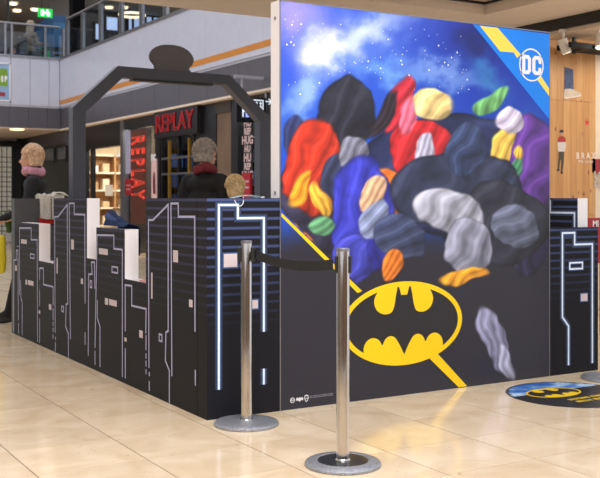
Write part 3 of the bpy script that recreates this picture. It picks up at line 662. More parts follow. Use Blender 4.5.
# red boards with lettering at the right edge
def board(px0, px1, py0, py1, Y, label, c, lines):
    a = py_(px0, Y, py0); v = a.y; u0, zt_ = pv(px0, py0, v); u1, zb_ = pv(px1, py1, v)
    t = thing('red_sign', label, 'sign', ((u0+u1)/2, v, 0))
    P(box, 'board', u0, u1, v, v+.03, zb_, zt_, mat('board_red', (158, 28, 38), .4), t, .004)
    P(box, 'stand', (u0+u1)/2-.02, (u0+u1)/2+.02, v+.03, v+.05, 0, zt_-.05, M_black, t)
    for s, px, py, sz in lines:
        q = pv(px, py, v); o = text('lettering', s, sz, (q[0], v-.001, q[1]), 'v', M_white, t, .001, align='LEFT', bold=.002); place(o, t.location)
board(588.5, 622, 218, 262, 8.6, 'red sign board with white letters behind the right skyline panel', None, [('MI', 592.5, 224, .075)])
tag(box('wall_notice', pv(595.6, 160, VW-.05)[0], pv(612, 160, VW-.05)[0], VW-.0, VW+.02, W(598, 173)[1], W(598, 159)[1], mat('board_red', (158, 28, 38), .4)), 'small red notice on the cream wall at the right edge', 'notice')
tag(text('wall_lettering', 'LO\nOF', .12, (W(593.4, 178)[0], VW-.006, W(596, 180)[1]), 'v', mat('lettering_grey', (196, 184, 176), .5), None, .003, align='LEFT', bold=.003), 'grey letters LO OF below the small red notice', 'lettering')

# ------------------------------------------------------------------ play enclosure: side partition
VP0, UP, TH = 4.90, 2.345, .10
HT = 1.228
sp = thing('skyline_partition', 'long black side partition cut like city towers with lavender line print', 'partition', (UP, 7.0, 0))
towers = [(8.77, 8.92, .795), (8.16, 8.77, 1.012), (7.735, 8.16, .703), (6.933, 7.735, HT), (6.72, 6.933, .79), (6.168, 6.72, 1.02), (5.79, 6.168, .692), (5.03, 5.79, HT)]
for a, b, h in towers:
    tw = box('tower', UP+.004, UP+TH, a, b, 0, h, M_white, sp); place(tw, sp.location)
    # printed face sheet, in front of the white core
    fs_ = box('printed_face', UP, UP+.004, a, b, 0, h+.001, M_side, sp); place(fs_, sp.location)
def zz_(reg, sc_):
    return lambda L: [pu(reg[0]+x/sc_, reg[1]+y/sc_, UP) for x, y in L]
def rect(L, inset=0):
    (a0, b0), (a1, b1) = L
    return [(a0, b0), (a1, b0), (a1, b1), (a0, b1)]
Z1 = zz_((10, 215), 5.98); Z2 = zz_((10, 280), 5.98); Z3 = zz_((50, 195), 5.98); Z4 = zz_((50, 270), 4.78)
Z5 = zz_((90, 220), 5.31); Z6 = zz_((90, 300), 4.78); Z7 = zz_((140, 290), 3.54); Z8 = zz_((140, 190), 4.0)
def vert(Z, x, *segs):
    out = []
    for a, b in segs:
        q = Z([(x, a), (x, b)]); m_ = (q[0][0]+q[1][0])/2; out.append([(m_, q[0][1]), (m_, q[1][1])])
    return out
LN = []
LN += [[*Z2([(20, 310)]), *Z1([(24, 270)]), *Z1([(38, 268), (38, 212), (48, 212)]), *Z2([(50, 240)])]]
LN += vert(Z2, 51, (258, 320))
LN += [[*Z1([(57, 478)]), *Z1([(57, 78), (127, 78), (127, 148), (163, 148)]), *Z2([(165, 370)])], Z2([(63, 0), (66, 110), (73, 130), (73, 330)])]
LN += vert(Z2, 177.5, (0, 155), (230, 375))
LN += [[*Z2([(177, 60)]), *Z1([(178, 318), (200, 318), (200, 415), (258, 430)]), *Z2([(258, 155)])]]
LN += vert(Z2, 258, (168, 240), (250, 275), (285, 310), (325, 350))
LN += [[*Z4([(25, 300)]), *Z3([(28, 130), (48, 130), (103, 58)]), *Z4([(85, 160), (77, 165), (75, 270), (88, 305), (88, 430)])]]
LN += vert(Z4, 26, (318, 335), (345, 390))
LN += [[*Z4([(98, 330)]), *Z3([(115, 50), (145, 50), (145, 115), (208, 118)]), *Z4([(168, 160)])]]
LN += vert(Z4, 168, (298, 358))
LN += [[*Z4([(183, 410)]), *Z4([(185, 20), (202, 20)]), *Z3([(248, 402), (266, 402)]), *Z4([(215, 90)])]]
LN += [[*Z6([(24, 228)]), *Z5([(38, 80), (127, 82), (127, 152), (172, 158)]), *Z6([(155, 368)])]]
LN += vert(Z6, 24, (242, 310))
LN += [Z6([(35, 0), (35, 85), (48, 128), (48, 320)])]
LN += [[*Z6([(169, 150)]), *Z5([(187, 345), (222, 350), (222, 455), (298, 472)]), *Z6([(267, 160)])]]
LN += vert(Z6, 169, (230, 375)); LN += vert(Z6, 268, (168, 240), (255, 280), (290, 318), (330, 355))
LN += [[*Z7([(32, 275)]), *Z8([(34, 120), (52, 120), (113, 58)]), *Z7([(100, 145), (92, 150), (90, 250), (104, 285), (104, 400)])]]
LN += vert(Z7, 33, (290, 305), (322, 357))
LN += [[*Z7([(113, 305)]), *Z8([(124, 54), (153, 54), (154, 107), (219, 107)]), *Z7([(195, 148)])]]
LN += vert(Z7, 196, (283, 338))
P(decal, 'line_print', ('u', UP), strips(LN, .0125), M_lav, sp, .001)
# window prints, one part per window
def winp(Z, L, outline=False):
    r = rect(Z(L))
    if outline: P(decal, 'window_print', ('u', UP), strips([r+[r[0]]], .011), M_lav, sp, .001)
    else: P(decal, 'window_print', ('u', UP), [r], M_pink, sp, .0011)
winp(Z1, [(67, 144), (100, 174)]); winp(Z1, [(122, 232), (145, 260)], 1); winp(Z1, [(93, 386), (102, 417)]); winp(Z1, [(108, 389), (140, 425)])
winp(Z1, [(31, 300), (41, 334)]); winp(Z2, [(172, 180), (181, 203)]); winp(Z2, [(233, 143), (247, 180)])
winp(Z3, [(127, 266), (143, 327)]); winp(Z3, [(40, 375), (46, 470)]); winp(Z4, [(56, 173), (65, 199)], 1); winp(Z4, [(148, 40), (158, 68)]); winp(Z4, [(192, 52), (200, 84)], 1)
winp(Z5, [(48, 149), (94, 187)]); winp(Z5, [(117, 247), (147, 282)], 1); winp(Z5, [(80, 413), (96, 452)]); winp(Z5, [(102, 419), (142, 461)])
winp(Z6, [(165, 178), (175, 200)]); winp(Z6, [(236, 143), (252, 183)])
winp(Z8, [(133, 240), (152, 290)]); winp(Z8, [(45, 330), (50, 435)]); winp(Z7, [(68, 156), (78, 182)], 1); winp(Z7, [(174, 33), (186, 62)])

# far return wall and arch
VA = 8.98
rw = tag(box('return_wall', UP, 2.875, VA-.06, VA+.04, 0, 1.225, M_grey), 'dark grey end wall between the side partition and the arch', 'partition')
rw2 = tag(box('return_wall', 5.02, 5.335, VA-.06, VA+.04, 0, 1.225, M_grey), 'dark grey end wall right of the arch behind the poster', 'partition')
ar = thing('entrance_arch', 'dark slate entrance arch with cut corners and an oval board on top', 'arch', (3.95, VA, 0))
def A(px, py): return pv(px, py, VA)
ou = [(2.885, 0), (2.885, A(71, 108)[1]), A(116, 66.5), (4.53, A(229, 76)[1]), (5.01, A(267, 119)[1]), (5.01, 0)]
inn = [(3.01, 0), (3.01, A(83.4, 112.7)[1]), A(121, 78), (4.487, A(224, 85)[1]), (4.875, A(256.5, 121.4)[1]), (4.875, 0)]
names = ['post', 'corner_brace', 'lintel', 'corner_brace', 'post']
for k in range(5):
    bm = bmesh.new(); q4 = [ou[k], ou[k+1], inn[k+1], inn[k]]
    fr = [bm.verts.new((a, VA-.06, b)) for a, b in q4]; bk = [bm.verts.new((a, VA+.06, b)) for a, b in q4]
    bm.faces.new(fr); bm.faces.new(bk[::-1])
    for i in range(4): bm.faces.new((fr[i], fr[(i+1) % 4], bk[(i+1) % 4], bk[i]))
    P(fin, bm, names[k], M_arch, ar)
P(box, 'underside_strip', A(131, 79)[0], A(211, 84)[0], VA-.05, VA+.05, inn[2][1]-.022, inn[2][1]+.0, M_black, ar)  # black strip stands in for the lintel's dark underside
ov = smooth_closed([A(154, 72), A(154, 68.5), A(154, 65.3), A(150.4, 60.5), A(149.3, 55.3), A(152.7, 48.9), A(160, 45.4), A(169.3, 44.9), A(180, 46.7), A(188.4, 51.6), A(193, 58.8), A(192, 64.5), A(188.4, 68.7), A(188, 73)], 5)
bm = bmesh.new(); addpoly(bm, ('v', VA), ov, -.015, .015); addpoly(bm, ('v', VA), ov, .014, -.015)
P(fin, bm, 'oval_board', mat('oval_grey', (96, 97, 102), .55), ar)

# front corner panel
fp = thing('skyline_panel', 'black corner panel with bright blue glowing tower outline left of the poster', 'partition', (2.57, VP0, 0))
P(box, 'body', UP, 2.808, VP0+.004, VP0+.125, 0, HT, M_side, fp)
P(box, 'printed_face', UP, 2.808, VP0, VP0+.004, 0, HT+.001, M_front, fp)
def glow(par, plane, LN, wins, outl=()):
    P(decal, 'glow_print', plane, strips(LN, .046), M_halo2, par, .0006)
    P(decal, 'halo_print', plane, strips(LN, .027), M_halo, par, .0010)
    P(decal, 'line_print', plane, strips(LN, .0125), M_glowl, par, .0014)
    for r in outl:
        P(decal, 'window_glow', plane, strips([r+[r[0]]], .024), M_halo, par, .0010)
        P(decal, 'window_print', plane, strips([r+[r[0]]], .011), M_glowl, par, .0014)
    for r in wins:
        (a0, b0), (a1, b1) = r[0], r[2]
        e = .008; sx_, sz_ = (1 if a1 > a0 else -1), (1 if b1 > b0 else -1)
        P(decal, 'window_glow', plane, [[(a0-e*sx_, b0-e*sz_), (a1+e*sx_, b0-e*sz_), (a1+e*sx_, b1+e*sz_), (a0-e*sx_, b1+e*sz_)]], M_halo, par, .0010)
        P(decal, 'window_print', plane, [r], M_pink, par, .0014)
def zv(reg, s, v): return lambda L: [pv(reg[0]+x/s, reg[1]+y/s, v) for x, y in L]
Y1 = zv((140, 190), 4.0, VP0); Y2 = zv((200, 290), 3.41, VP0)
def sq(L):   # rectangle aligned with the panel
    (a0, b0), (a1, b1) = L; return [(a0, b0), (a1, b0), (a1, b1), (a0, b1)]
def ortho(L):  # snap consecutive points to horizontal or vertical runs
    out = [L[0]]
    for a, b in L[1:]:
        pa, pb = out[-1]
        if abs(a-pa) < .03: out.append((pa, b))
        elif abs(b-pb) < .035: out.append((a, pb))
        else: out.append((a, b))
    return out
pA = Y1([(315, 60)])[0]; pB = Y1([(391, 60)])[0]; pC = Y1([(391, 113)])[0]; pD = Y1([(495, 115)])[0]
zlo = Y2([(65, 340)])[0][1]; zl2 = Y2([(218, 142)])[0][1]
LNf = [[(pA[0], zlo), (pA[0], pA[1]), (pB[0], pA[1]), (pB[0], pC[1]), (pD[0], pC[1]), (pD[0], zl2)], [(pD[0], Y2([(218, 268)])[0][1]), (pD[0], Y2([(218, 322)])[0][1])]]
glow(fp, ('v', VP0), LNf, [sq(Y1([(335, 256), (388, 307)])), sq(Y2([(178, 35), (197, 62)]))])

# poster board
UL, UR, HP = 2.808, 4.957, 2.375
pb = thing('poster_board', 'tall freestanding poster board with blue and dark printed front and white sides', 'poster', ((UL+UR)/2, VP0, 0))
P(box, 'core', UL, UR, VP0+.004, VP0+.105, 0, HP, M_white, pb)
for z in (.0, ):
    pass
for y in (18.5, 193):
    q = py_(276, 5.7, y); bm = bmesh.new(); tube(bm, (UL-.003, VP0+.052, q.z), (UL+.002, VP0+.052, q.z), .011, .011, 14); P(fin, bm, 'bolt', M_steel, pb, True)
P(boxes, 'edge_frame', [(UL, UL+.006, VP0-.002, VP0+.004, 0, HP), (UR-.006, UR, VP0-.002, VP0+.004, 0, HP), (UL, UR, VP0-.002, VP0+.004, HP-.006, HP)], M_steel, pb)
def lerp3(a, b, t): return tuple(a[i]+(b[i]-a[i])*t for i in range(3))
def gauss(x, y, cx, cy, rx, ry, rot=0):
    dx, dy = x-cx, y-cy; c_, s_ = math.cos(rot), math.sin(rot)
    X, Y_ = dx*c_+dy*s_, -dx*s_+dy*c_
    return math.exp(-(X/rx)**2-(Y_/ry)**2)
DARK = (40, 39, 51)
def sky(px, py):
    n1 = noise.fractal(Vector((px*.022, py*.022, 1.3)), 1, 2, 5); n2 = noise.fractal(Vector((px*.05, py*.05, 7.7)), 1, 2, 4)
    qx, qy = px+14*n1, py+14*n2
    c = lerp3((58, 92, 214), (22, 40, 150), min(1, max(0, (px-380)/110)))
    c = lerp3(c, (18, 74, 196), min(1, max(0, (py-20)/120))*.7)
    c = lerp3(c, (158, 146, 232), min(1, gauss(qx, qy, 290, 12, 40, 28)*.95))
    c = lerp3(c, (46, 70, 206), min(1, gauss(qx, qy, 306, 62, 22, 26)*.8))
    c = lerp3(c, (238, 240, 252), min(1, gauss(qx, qy, 330, 48, 26, 20)*1.15))
    c = lerp3(c, (206, 222, 248), min(1, gauss(qx, qy, 368, 32, 42, 15, -.45)*.95))
    c = lerp3(c, (170, 204, 244), min(1, gauss(qx, qy, 304, 92, 12, 30, .6)*.8))
    c = lerp3(c, (120, 172, 240), min(1, gauss(qx, qy, 395, 72, 40, 11, .1)*.8))
    c = lerp3(c, (134, 168, 236), min(1, gauss(qx, qy, 440, 70, 42, 9, .35)*.75))
    c = lerp3(c, (18, 26, 96), min(1, gauss(qx, qy, 472, 40, 26, 20)*.8))
    c = lerp3(c, (60, 140, 196), min(1, gauss(qx, qy, 484, 76, 22, 12, .8)*.7))
    c = lerp3(c, (40, 110, 190), min(1, gauss(qx, qy, 530, 118, 20, 14)*.5))
    # lower part of the sheet is dark
    t = min(1, max(0, (py-205-10*n1)/50)); t = t*t*(3-2*t)
    return lerp3(c, DARK, t)
masses = [(330, 190, 52, 64, 0, (44, 42, 66)), (452, 176, 96, 66, 0, (36, 44, 84)), (528, 214, 26, 66, 0, (46, 42, 76)), (345, 118, 30, 42, .1, (40, 40, 54)), (297, 142, 16, 24, 0, (40, 48, 92)), (312, 168, 30, 48, .15, (190, 50, 32)), (300, 190, 9, 24, .5, (238, 156, 40)), (337, 176, 15, 26, 0, (48, 54, 84)),
          (354, 152, 16, 18, .4, (120, 122, 142)), (398, 105, 13, 36, .45, (206, 44, 62)), (384, 114, 9, 32, .5, (44, 34, 46)), (422, 148, 34, 32, 0, (184, 36, 44)), (432, 104, 24, 14, .2, (240, 208, 140)),
          (408, 116, 9, 26, .2, (240, 110, 140)), (426, 152, 12, 20, 0, (176, 174, 198)), (392, 192, 42, 24, .35, (224, 112, 44)), (364, 214, 34, 60, -.1, (52, 56, 172)), (374, 192, 13, 22, .3, (222, 176, 140)),
          (374, 220, 16, 24, .5, (134, 146, 184)), (320, 198, 10, 18, -.3, (236, 176, 60)), (526, 170, 32, 54, .1, (98, 56, 150)), (500, 150, 12, 30, .3, (232, 190, 84)), (512, 176, 9, 26, .5, (78, 150, 108)), (490, 100, 22, 10, -.5, (110, 176, 108)),
          (508, 122, 18, 14, .5, (206, 196, 222)), (520, 152, 7, 8, 0, (240, 186, 70)), (458, 192, 70, 44, 0, (46, 52, 78)), (466, 148, 20, 30, .2, (52, 66, 104)), (500, 222, 48, 42, .3, (42, 44, 58)),
          (450, 212, 38, 26, .1, (160, 162, 180)), (470, 244, 26, 32, 0, (140, 142, 164)), (516, 224, 26, 20, .6, (96, 102, 126)), (400, 238, 30, 22, .7, (60, 70, 104)), (300, 234, 18, 9, .6, (226, 120, 40)),
          (322, 222, 14, 10, .3, (92, 150, 108)), (392, 266, 12, 17, .5, (230, 122, 40)), (352, 262, 20, 28, .2, (64, 68, 178)), (462, 277, 28, 8, -.1, (238, 160, 44)), (494, 338, 13, 40, -.3, (132, 132, 162)), (506, 362, 8, 20, -.3, (164, 164, 190))]
pre = [(cx, cy, rx, ry, math.cos(ro), math.sin(ro), c, i) for i, (cx, cy, rx, ry, ro, c) in enumerate(masses)]
def art(px, py):
    """loose overlapping colour patches, softly shaded, with fine streaks"""
    if py < 70: return None
    if 213 < py < 300 and px < 283+(py-213)*82/79.0: return None
    n1 = noise.noise(Vector((px*.035, py*.035, 2.1))); n2 = noise.noise(Vector((px*.035, py*.035, 8.4)))
    n3 = noise.noise(Vector((px*.12, py*.12, 4.4))); x, y = px+7*n1+1.5*n3, py+7*n2-1.5*n3
    out = None; al = 0
    for cx, cy, rx, ry, k, s_, c, i in pre:
        dx, dy = x-cx, y-cy
        if abs(dx) > 110 or abs(dy) > 110: continue
        a_, b_ = (dx*k+dy*s_)/rx, (-dx*s_+dy*k)/ry
        e = a_*a_+b_*b_
        if e < 1:
            w_ = min(1, (1-e)*min(rx, ry)/4.5); w_ = w_*w_*(3-2*w_)
            st = math.sin(a_*(3+i % 3)*2.3+b_*4.1+i*1.9+2.5*n1)
            g = 1+.28*(-.45*dx/rx-.55*dy/ry)+.22*max(0, st-.45)-.3*max(0, -st-.35)+.15*n3
            cc = tuple(min(250, max(6, q*g+(26*max(0, st-.6)))) for q in c)
            if e > .8: cc = tuple(q*(1-.5*(e-.8)/.2) for q in cc)
            out = lerp3(out, cc, w_) if out else lerp3(sky(px, py), cc, w_)
    return out
def mass(px, py): return any(((px-m_[0])/m_[2])**2+((py-m_[1])/m_[3])**2 < 1.2 for m_ in masses)
nu, nz = 300, 330
vs_, cs_ = [], []
for j in range(nz+1):
    for i in range(nu+1):
        u = UL+.006+(UR-UL-.012)*i/nu; z = (HP-.006)*j/nz
        x, y, Y = proj(u, VP0, z); c = art(x, y)
        vs_.append((u, VP0-.0005, z)); cs_.append(col(c if c else (sky(x, y) if y < 275 else DARK)))
fs = [(j*(nu+1)+i, j*(nu+1)+i+1, (j+1)*(nu+1)+i+1, (j+1)*(nu+1)+i) for j in range(nz) for i in range(nu)]
me = bpy.data.meshes.new('colour_print'); me.from_pydata(vs_, [], fs)
ca = me.color_attributes.new('Col', 'FLOAT_COLOR', 'POINT'); ca.data.foreach_set('color', [x for c in cs_ for x in c])
M_attr = attr_mat('printed_colours')
o = link('colour_print', me, M_attr, pb); place(o, pb.location)
rnd = random.Random(11)
# stars
bm = bmesh.new()
for k in range(150):
    px, py = rnd.uniform(284, 470), rnd.uniform(12, 100)
    if py < 4+(px-280)*.12+6 or mass(px, py): continue
    r = rnd.choice((.0025, .003, .004, .006)); q = pv(px, py, VP0)
    addpoly(bm, ('v', VP0), disc(q, (r, r), 6), 0, .0009)
o = P(fin, bm, 'star_print', mat('star_white', (226, 234, 252), .4), pb); o['kind'] = 'stuff'
# blue corner with yellow stripe and round badge
def V(px, py): return pv(px, py, VP0)
P(decal, 'blue_corner', ('v', VP0), [[V(472.7, 24.2), (UR-.008, V(549, 33)[1]-.008), (UR-.008, V(549, 119)[1])]], mat('corner_blue', (2, 128, 236), .42, vary=.03), pb, .0012)
M_syel = mat('stripe_yellow', (250, 216, 84), .42, vary=.02)
P(decal, 'yellow_stripe', ('v', VP0), [[V(480, 26), V(497.5, 27.8), V(520.5, 54.5), V(517, 58), V(513.6, 52.4), V(500, 51.4)]], M_syel, pb, .0016)
P(decal, 'yellow_stripe', ('v', VP0), [[V(535.5, 77.5), V(539.5, 74), V(549, 88.5), V(549, 96)]], M_syel, pb, .0016)
bc = ((V(518.7, 65)[0]+V(543.6, 65)[0])/2, V(531.2, 65)[1]); br = .1125
P(decal, 'badge_field', ('v', VP0), [disc(bc, (br, br), 48)], mat('corner_blue', (2, 128, 236), .42), pb, .002)
bm = bmesh.new(); ringpoly(bm, ('v', VP0), bc, (br, br), (br*.915, br*.915), 0, .0024); P(fin, bm, 'badge_ring', M_white, pb)
def lt(pts, ox): return [(bc[0]+ox+x*.1, bc[1]+y*.105) for x, y in pts]
# letters drawn in a 1 x 1.3 box, slab style
Dp = [[(-.5, .62), (-.5, .4), (-.38, .4), (-.38, -.4), (-.5, -.4), (-.5, -.62), (.2, -.62), (.42, -.42), (.42, .42), (.2, .62)]]
def rq(x0, x1, y0, y1): return [(x0, y0), (x1, y0), (x1, y1), (x0, y1)]
Dl = [rq(-.5, -.38, .4, .62), rq(-.5, -.38, -.62, -.4), rq(-.38, -.1, -.62, .62), [(-.1, .62), (-.1, .38), (.08, .38), (.14, .3), (.42, .42), (.22, .62)], [(.14, .3), (.14, -.3), (.42, -.42), (.42, .42)], [(-.1, -.38), (-.1, -.62), (.22, -.62), (.42, -.42), (.14, -.3), (.08, -.38)]]
Cl = [[(.42, .62), (.42, .12), (.2, .12), (.14, .3), (.2, .46), (.3, .62)], [(.3, .62), (-.2, .62), (-.42, .42), (-.14, .3), (-.08, .38), (.08, .38), (.14, .3), (.2, .46)], [(-.42, .42), (-.42, -.42), (-.14, -.3), (-.14, .3)], [(-.42, -.42), (-.22, -.62), (.22, -.62), (.42, -.42), (.14, -.3), (.08, -.38), (-.08, -.38), (-.14, -.3)], [(.42, -.42), (.42, -.14), (.14, -.14), (.14, -.3)]]
P(decal, 'badge_letter', ('v', VP0), [lt(q, -.047) for q in Dl], M_white, pb, .0024)
P(decal, 'badge_letter', ('v', VP0), [lt(q, .05) for q in Cl], M_white, pb, .0024)
# oval winged emblem and yellow bars
def E8(L): return [V(330+x/3.68, 270+y/3.68) for x, y in L]
for L in ([V(281.4, 213), V(281.4, 216.5), V(357.5, 293), V(362, 291)], [V(428, 357), V(458.6, 387.2), V(467, 386.1), V(436, 352)]): P(decal, 'yellow_bar', ('v', VP0), [L], M_yel, pb, .0014)
eu0, eu1 = V(341.5, 325)[0], V(461.8, 319)[0]; ecx = (eu0+eu1)/2; epx = proj(ecx, VP0, .5)[0]
ez1, ez0 = V(epx, 281.3)[1], V(epx, 365)[1]; ecz = (ez0+ez1)/2; era, erb = (eu1-eu0)/2, (ez1-ez0)/2
P(decal, 'emblem_field', ('v', VP0), [disc((ecx, ecz), (era, erb), 64)], M_pblack, pb, .0018)
bm = bmesh.new(); ringpoly(bm, ('v', VP0), (ecx, ecz), (era, erb), (era-.034, erb-.032), 0, .0026, 64)
P(fin, bm, 'emblem_ring', M_yel, pb)
# winged shape is left dark between yellow shapes (x is symmetrical about the oval's centre)
def em(L): return [(ecx+x*era, ecz+y*erb) for x, y in L]
top_l = [(-.12, .95), (-.3, .93), (-.42, .8), (-.49, .58), (-.45, .36), (-.34, .25), (-.22, .27), (-.17, .4), (-.14, .65)]
mir = lambda L: [(-x, y) for x, y in L][::-1]
head = [(-.1, .97), (-.05, .68), (0, .68), (.05, .68), (.1, .97)]
bl_ = [(-.8, -.62), (-.77, -.36), (-.66, -.22), (-.53, -.24), (-.44, -.42), (-.36, -.26), (-.25, -.22), (-.13, -.36), (0, -.72), (.13, -.36), (.25, -.22), (.36, -.26), (.44, -.42), (.53, -.24), (.66, -.22), (.77, -.36), (.8, -.62)]
def clipE(L, k=.985): 
    out = []
    for x, y in L:
        r = math.hypot(x, y); out.append((x*k/r, y*k/r) if r > k else (x, y))
    return out
bot = [(math.cos(a)*.97, math.sin(a)*.97) for a in [math.radians(-39-(102/10)*i) for i in range(11)]]
scal = []
for a, b in zip(bl_, bl_[1:]): scal += [a]
scal.append(bl_[-1])
for L in (em(clipE(smooth_closed(top_l, 4))), em(clipE(smooth_closed(mir(top_l), 4))), em(head)): P(decal, 'emblem_shape', ('v', VP0), [L], M_yel, pb, .0021)
def arc_scallop(c, rx, ry, a0, a1, n=12): return [(c[0]+rx*math.cos(math.radians(a0+(a1-a0)*i/n)), c[1]+ry*math.sin(math.radians(a0+(a1-a0)*i/n))) for i in range(n+1)]
sc_ = []
sc_ += arc_scallop((-.51, -.56), .15, .27, 195, 20); sc_ += [(-.36, -.48)]; sc_ += arc_scallop((-.225, -.55), .13, .27, 160, 35); sc_ += [(-.07, -.52), (0, -.75), (.07, -.52)]
sc_ += arc_scallop((.225, -.55), .13, .27, 145, 20); sc_ += [(.36, -.48)]; sc_ += arc_scallop((.51, -.56), .15, .27, 160, -15)
bot = [(math.cos(a)*.97, math.sin(a)*.97) for a in [math.radians(-49-8.2*i) for i in range(11)]]
P(decal, 'emblem_shape', ('v', VP0), [em(clipE(sc_, .96)+bot)], M_yel, pb, .0022)
# small print line at the lower left
M_ink = mat('small_print_white', (220, 218, 224), .45)
bm = bmesh.new(); q = V(292.4, 400.3); ringpoly(bm, ('v', VP0), q, (.016, .016), (.012, .012), 0, .0008, 20); P(fin, bm, 'small_badge', M_ink, pb)
o = text('small_badge_text', 'DC', .016, (q[0], VP0-.0008, q[1]), 'v', M_ink, pb, .0004, bold=.0006); place(o, pb.location)
q = V(299.6, 399.3); P(decal, 'small_emblem', ('v', VP0), [[(q[0]+x*.026, q[1]+y*.014) for x, y in [(-1, .3), (-.6, .9), (-.35, .5), (-.15, .5), (-.1, .9), (.1, .9), (.15, .5), (.35, .5), (.6, .9), (1, .3), (.8, -.6), (.5, -.3), (.25, -.6), (0, -1), (-.25, -.6), (-.5, -.3), (-.8, -.6)]]], M_ink, pb, .0008)
q = V(306.4, 398.4); sh_ = [(-.8, 1), (0, 1.2), (.8, 1), (.9, 0), (.5, -.8), (0, -1.2), (-.5, -.8), (-.9, 0)]
bm = bmesh.new()
O_ = [(q[0]+x*.016, q[1]+y*.018) for x, y in sh_]; I_ = [(q[0]+x*.011, q[1]+y*.013) for x, y in sh_]
for i in range(8): addpoly(bm, ('v', VP0), [O_[i], O_[(i+1) % 8], I_[(i+1) % 8], I_[i]], 0, .0008)
P(fin, bm, 'small_shield', M_ink, pb)
o = text('small_shield_text', 'WB', .012, (q[0], VP0-.0008, q[1]), 'v', M_ink, pb, .0004); place(o, pb.location)
M_ink2 = mat('small_print_grey', (126, 124, 134), .45)
a, b = V(309.5, 397.4), V(334, 394.6)
P(decal, 'fine_print', ('v', VP0), [[(a[0]+(b[0]-a[0])*s, a[1]+dz) , (a[0]+(b[0]-a[0])*(s+w_), a[1]+dz), (a[0]+(b[0]-a[0])*(s+w_), a[1]+dz+.004), (a[0]+(b[0]-a[0])*s, a[1]+dz+.004)] for dz in (.005, -.004) for s, w_ in ((0, .12), (.14, .2), (.36, .1), (.48, .25), (.76, .2))], M_ink2, pb, .0008)

# right panels
rpn = thing('skyline_panel', 'black panel with bright blue glowing tower outline right of the poster', 'partition', (5.2, VP0, 0))
HR = 1.02; URP = pv(598, 372, VP0)[0]
P(box, 'body', UR+.003, URP, VP0+.004, VP0+.1, 0, HR, M_side, rpn)
P(box, 'printed_face', UR+.003, URP, VP0, VP0+.004, 0, HR+.001, M_front, rpn)
R1 = zv((540, 190), 4.345, VP0); R2 = zv((545, 290), 4.78, VP0)
g = R1([(97, 187), (150, 187), (150, 237), (227, 237)]); lo = R2([(82, 130), (112, 172), (112, 360)]); rl_ = R2([(222, 350)])[0]
LNr = [[(lo[2][0], lo[2][1]), (lo[2][0], lo[1][1]), (g[0][0], lo[0][1]), (g[0][0], g[0][1]), (g[1][0], g[0][1]), (g[1][0], g[2][1]), (g[3][0], g[2][1]), (g[3][0], rl_[1])]]
glow(rpn, ('v', VP0), LNr, [sq(R2([(171, 19), (202, 51)]))], [sq(R1([(129, 317), (184, 341)]))])
rsd = thing('skyline_partition', 'taller black partition with white end behind the right skyline panel', 'partition', (5.39, 7.0, 0))
P(box, 'body', 5.340, 5.440, 5.005, 9.0, 0, 1.228, M_white, rsd)
P(box, 'printed_face', 5.336, 5.340, 5.005, 9.0, 0, 1.229, M_front, rsd)
def U5(px, py): return pu(px, py, 5.336)
a_, b_ = U5(550.3, 201), U5(574.6, 213)
LNs = [[(a_[0]+.5, a_[1]), (a_[0], a_[1]), (a_[0], U5(551, 212.5)[1]), (b_[0], U5(551, 212.5)[1]), (b_[0], .3)]]
glow(rsd, ('u', 5.336), LNs, [])

# ------------------------------------------------------------------ stanchions
def stanchion(u, v, label, belt_to=None, dark=False, clip=0):
    t = thing('stanchion', label, 'stanchion', (u, v, 0), 0, 'chrome barrier posts')
    lathe('base', [(0, 0), (.172, 0), (.176, .004), (.176, .012), (.168, .02), (.15, .024), (.1, .027), (.05, .03), (0, .03)] if not dark else [(0, 0), (.172, 0), (.176, .004), (.176, .012), (.168, .02), (.122, .026), (.118, .022), (0, .022)], M_basegrey, t, 64)
    if dark: lathe('base_plate', [(0, .02), (.117, .02), (.116, .0245), (.05, .026), (0, .026)], M_basedark, t, 48)
    lathe('collar', [(.0, .022), (.036, .022), (.036, .028), (.032, .033), (0, .033)], M_chrome, t, 32)
    lathe('post', [(0, .03), (.0305, .03), (.0305, .988), (.0285, .994), (0, .994)], M_chrome, t, 40)
    lathe('cap', [(0, .985), (.0315, .985), (.0315, .996), (.028, 1.0), (0, 1.0)], M_steel, t, 40)
    d0 = math.atan2(SA, -CA) if belt_to else clip
    for k in (0, 1):
        an = d0+k*PI; bm = bmesh.new(); bx(bm, .026, .038 if belt_to else .048, -.017, .017, .885, .965, .004); bm.transform(Matrix.Rotation(an, 4, 'Z')); fin(bm, 'belt_clip', M_black, t)
    if belt_to:
        n = 24; bm = bmesh.new(); rows = []
        A_ = Vector((-CA*.046, SA*.046)); B_ = Vector((belt_to[0]-u+CA*.046, belt_to[1]-v-SA*.046)); d = (B_-A_).normalized(); nr = Vector((-d.y, d.x))*.002
        for i in range(n+1):
            s = i/n; p = A_.lerp(B_, s); sag = .03*(1-(2*s-1)**2)
            rows.append([bm.verts.new((p.x+nr.x*k, p.y+nr.y*k, z-sag)) for k, z in ((-1, .901), (1, .901), (1, .949), (-1, .949))])
        for a, b in zip(rows, rows[1:]):
            for j in range(4): bm.faces.new((a[j], a[(j+1) % 4], b[(j+1) % 4], b[j]))
        bm.faces.new(rows[0]); bm.faces.new(rows[-1][::-1])
        fin(bm, 'belt', M_belt, t)
    return t
s1 = (2.49, 3.76); s2 = (2.485, 4.70)
LFT = (-CA, SA)
stanchion(*s1, 'front chrome stanchion with dark centred base standing nearest the camera', s2, True)
stanchion(*s2, 'chrome stanchion close to the black corner panel at the end of the belt', clip=math.atan2(SA, -CA))
stanchion(5.215, 4.62, 'chrome stanchion whose round base is cut by the right picture edge', clip=PI)

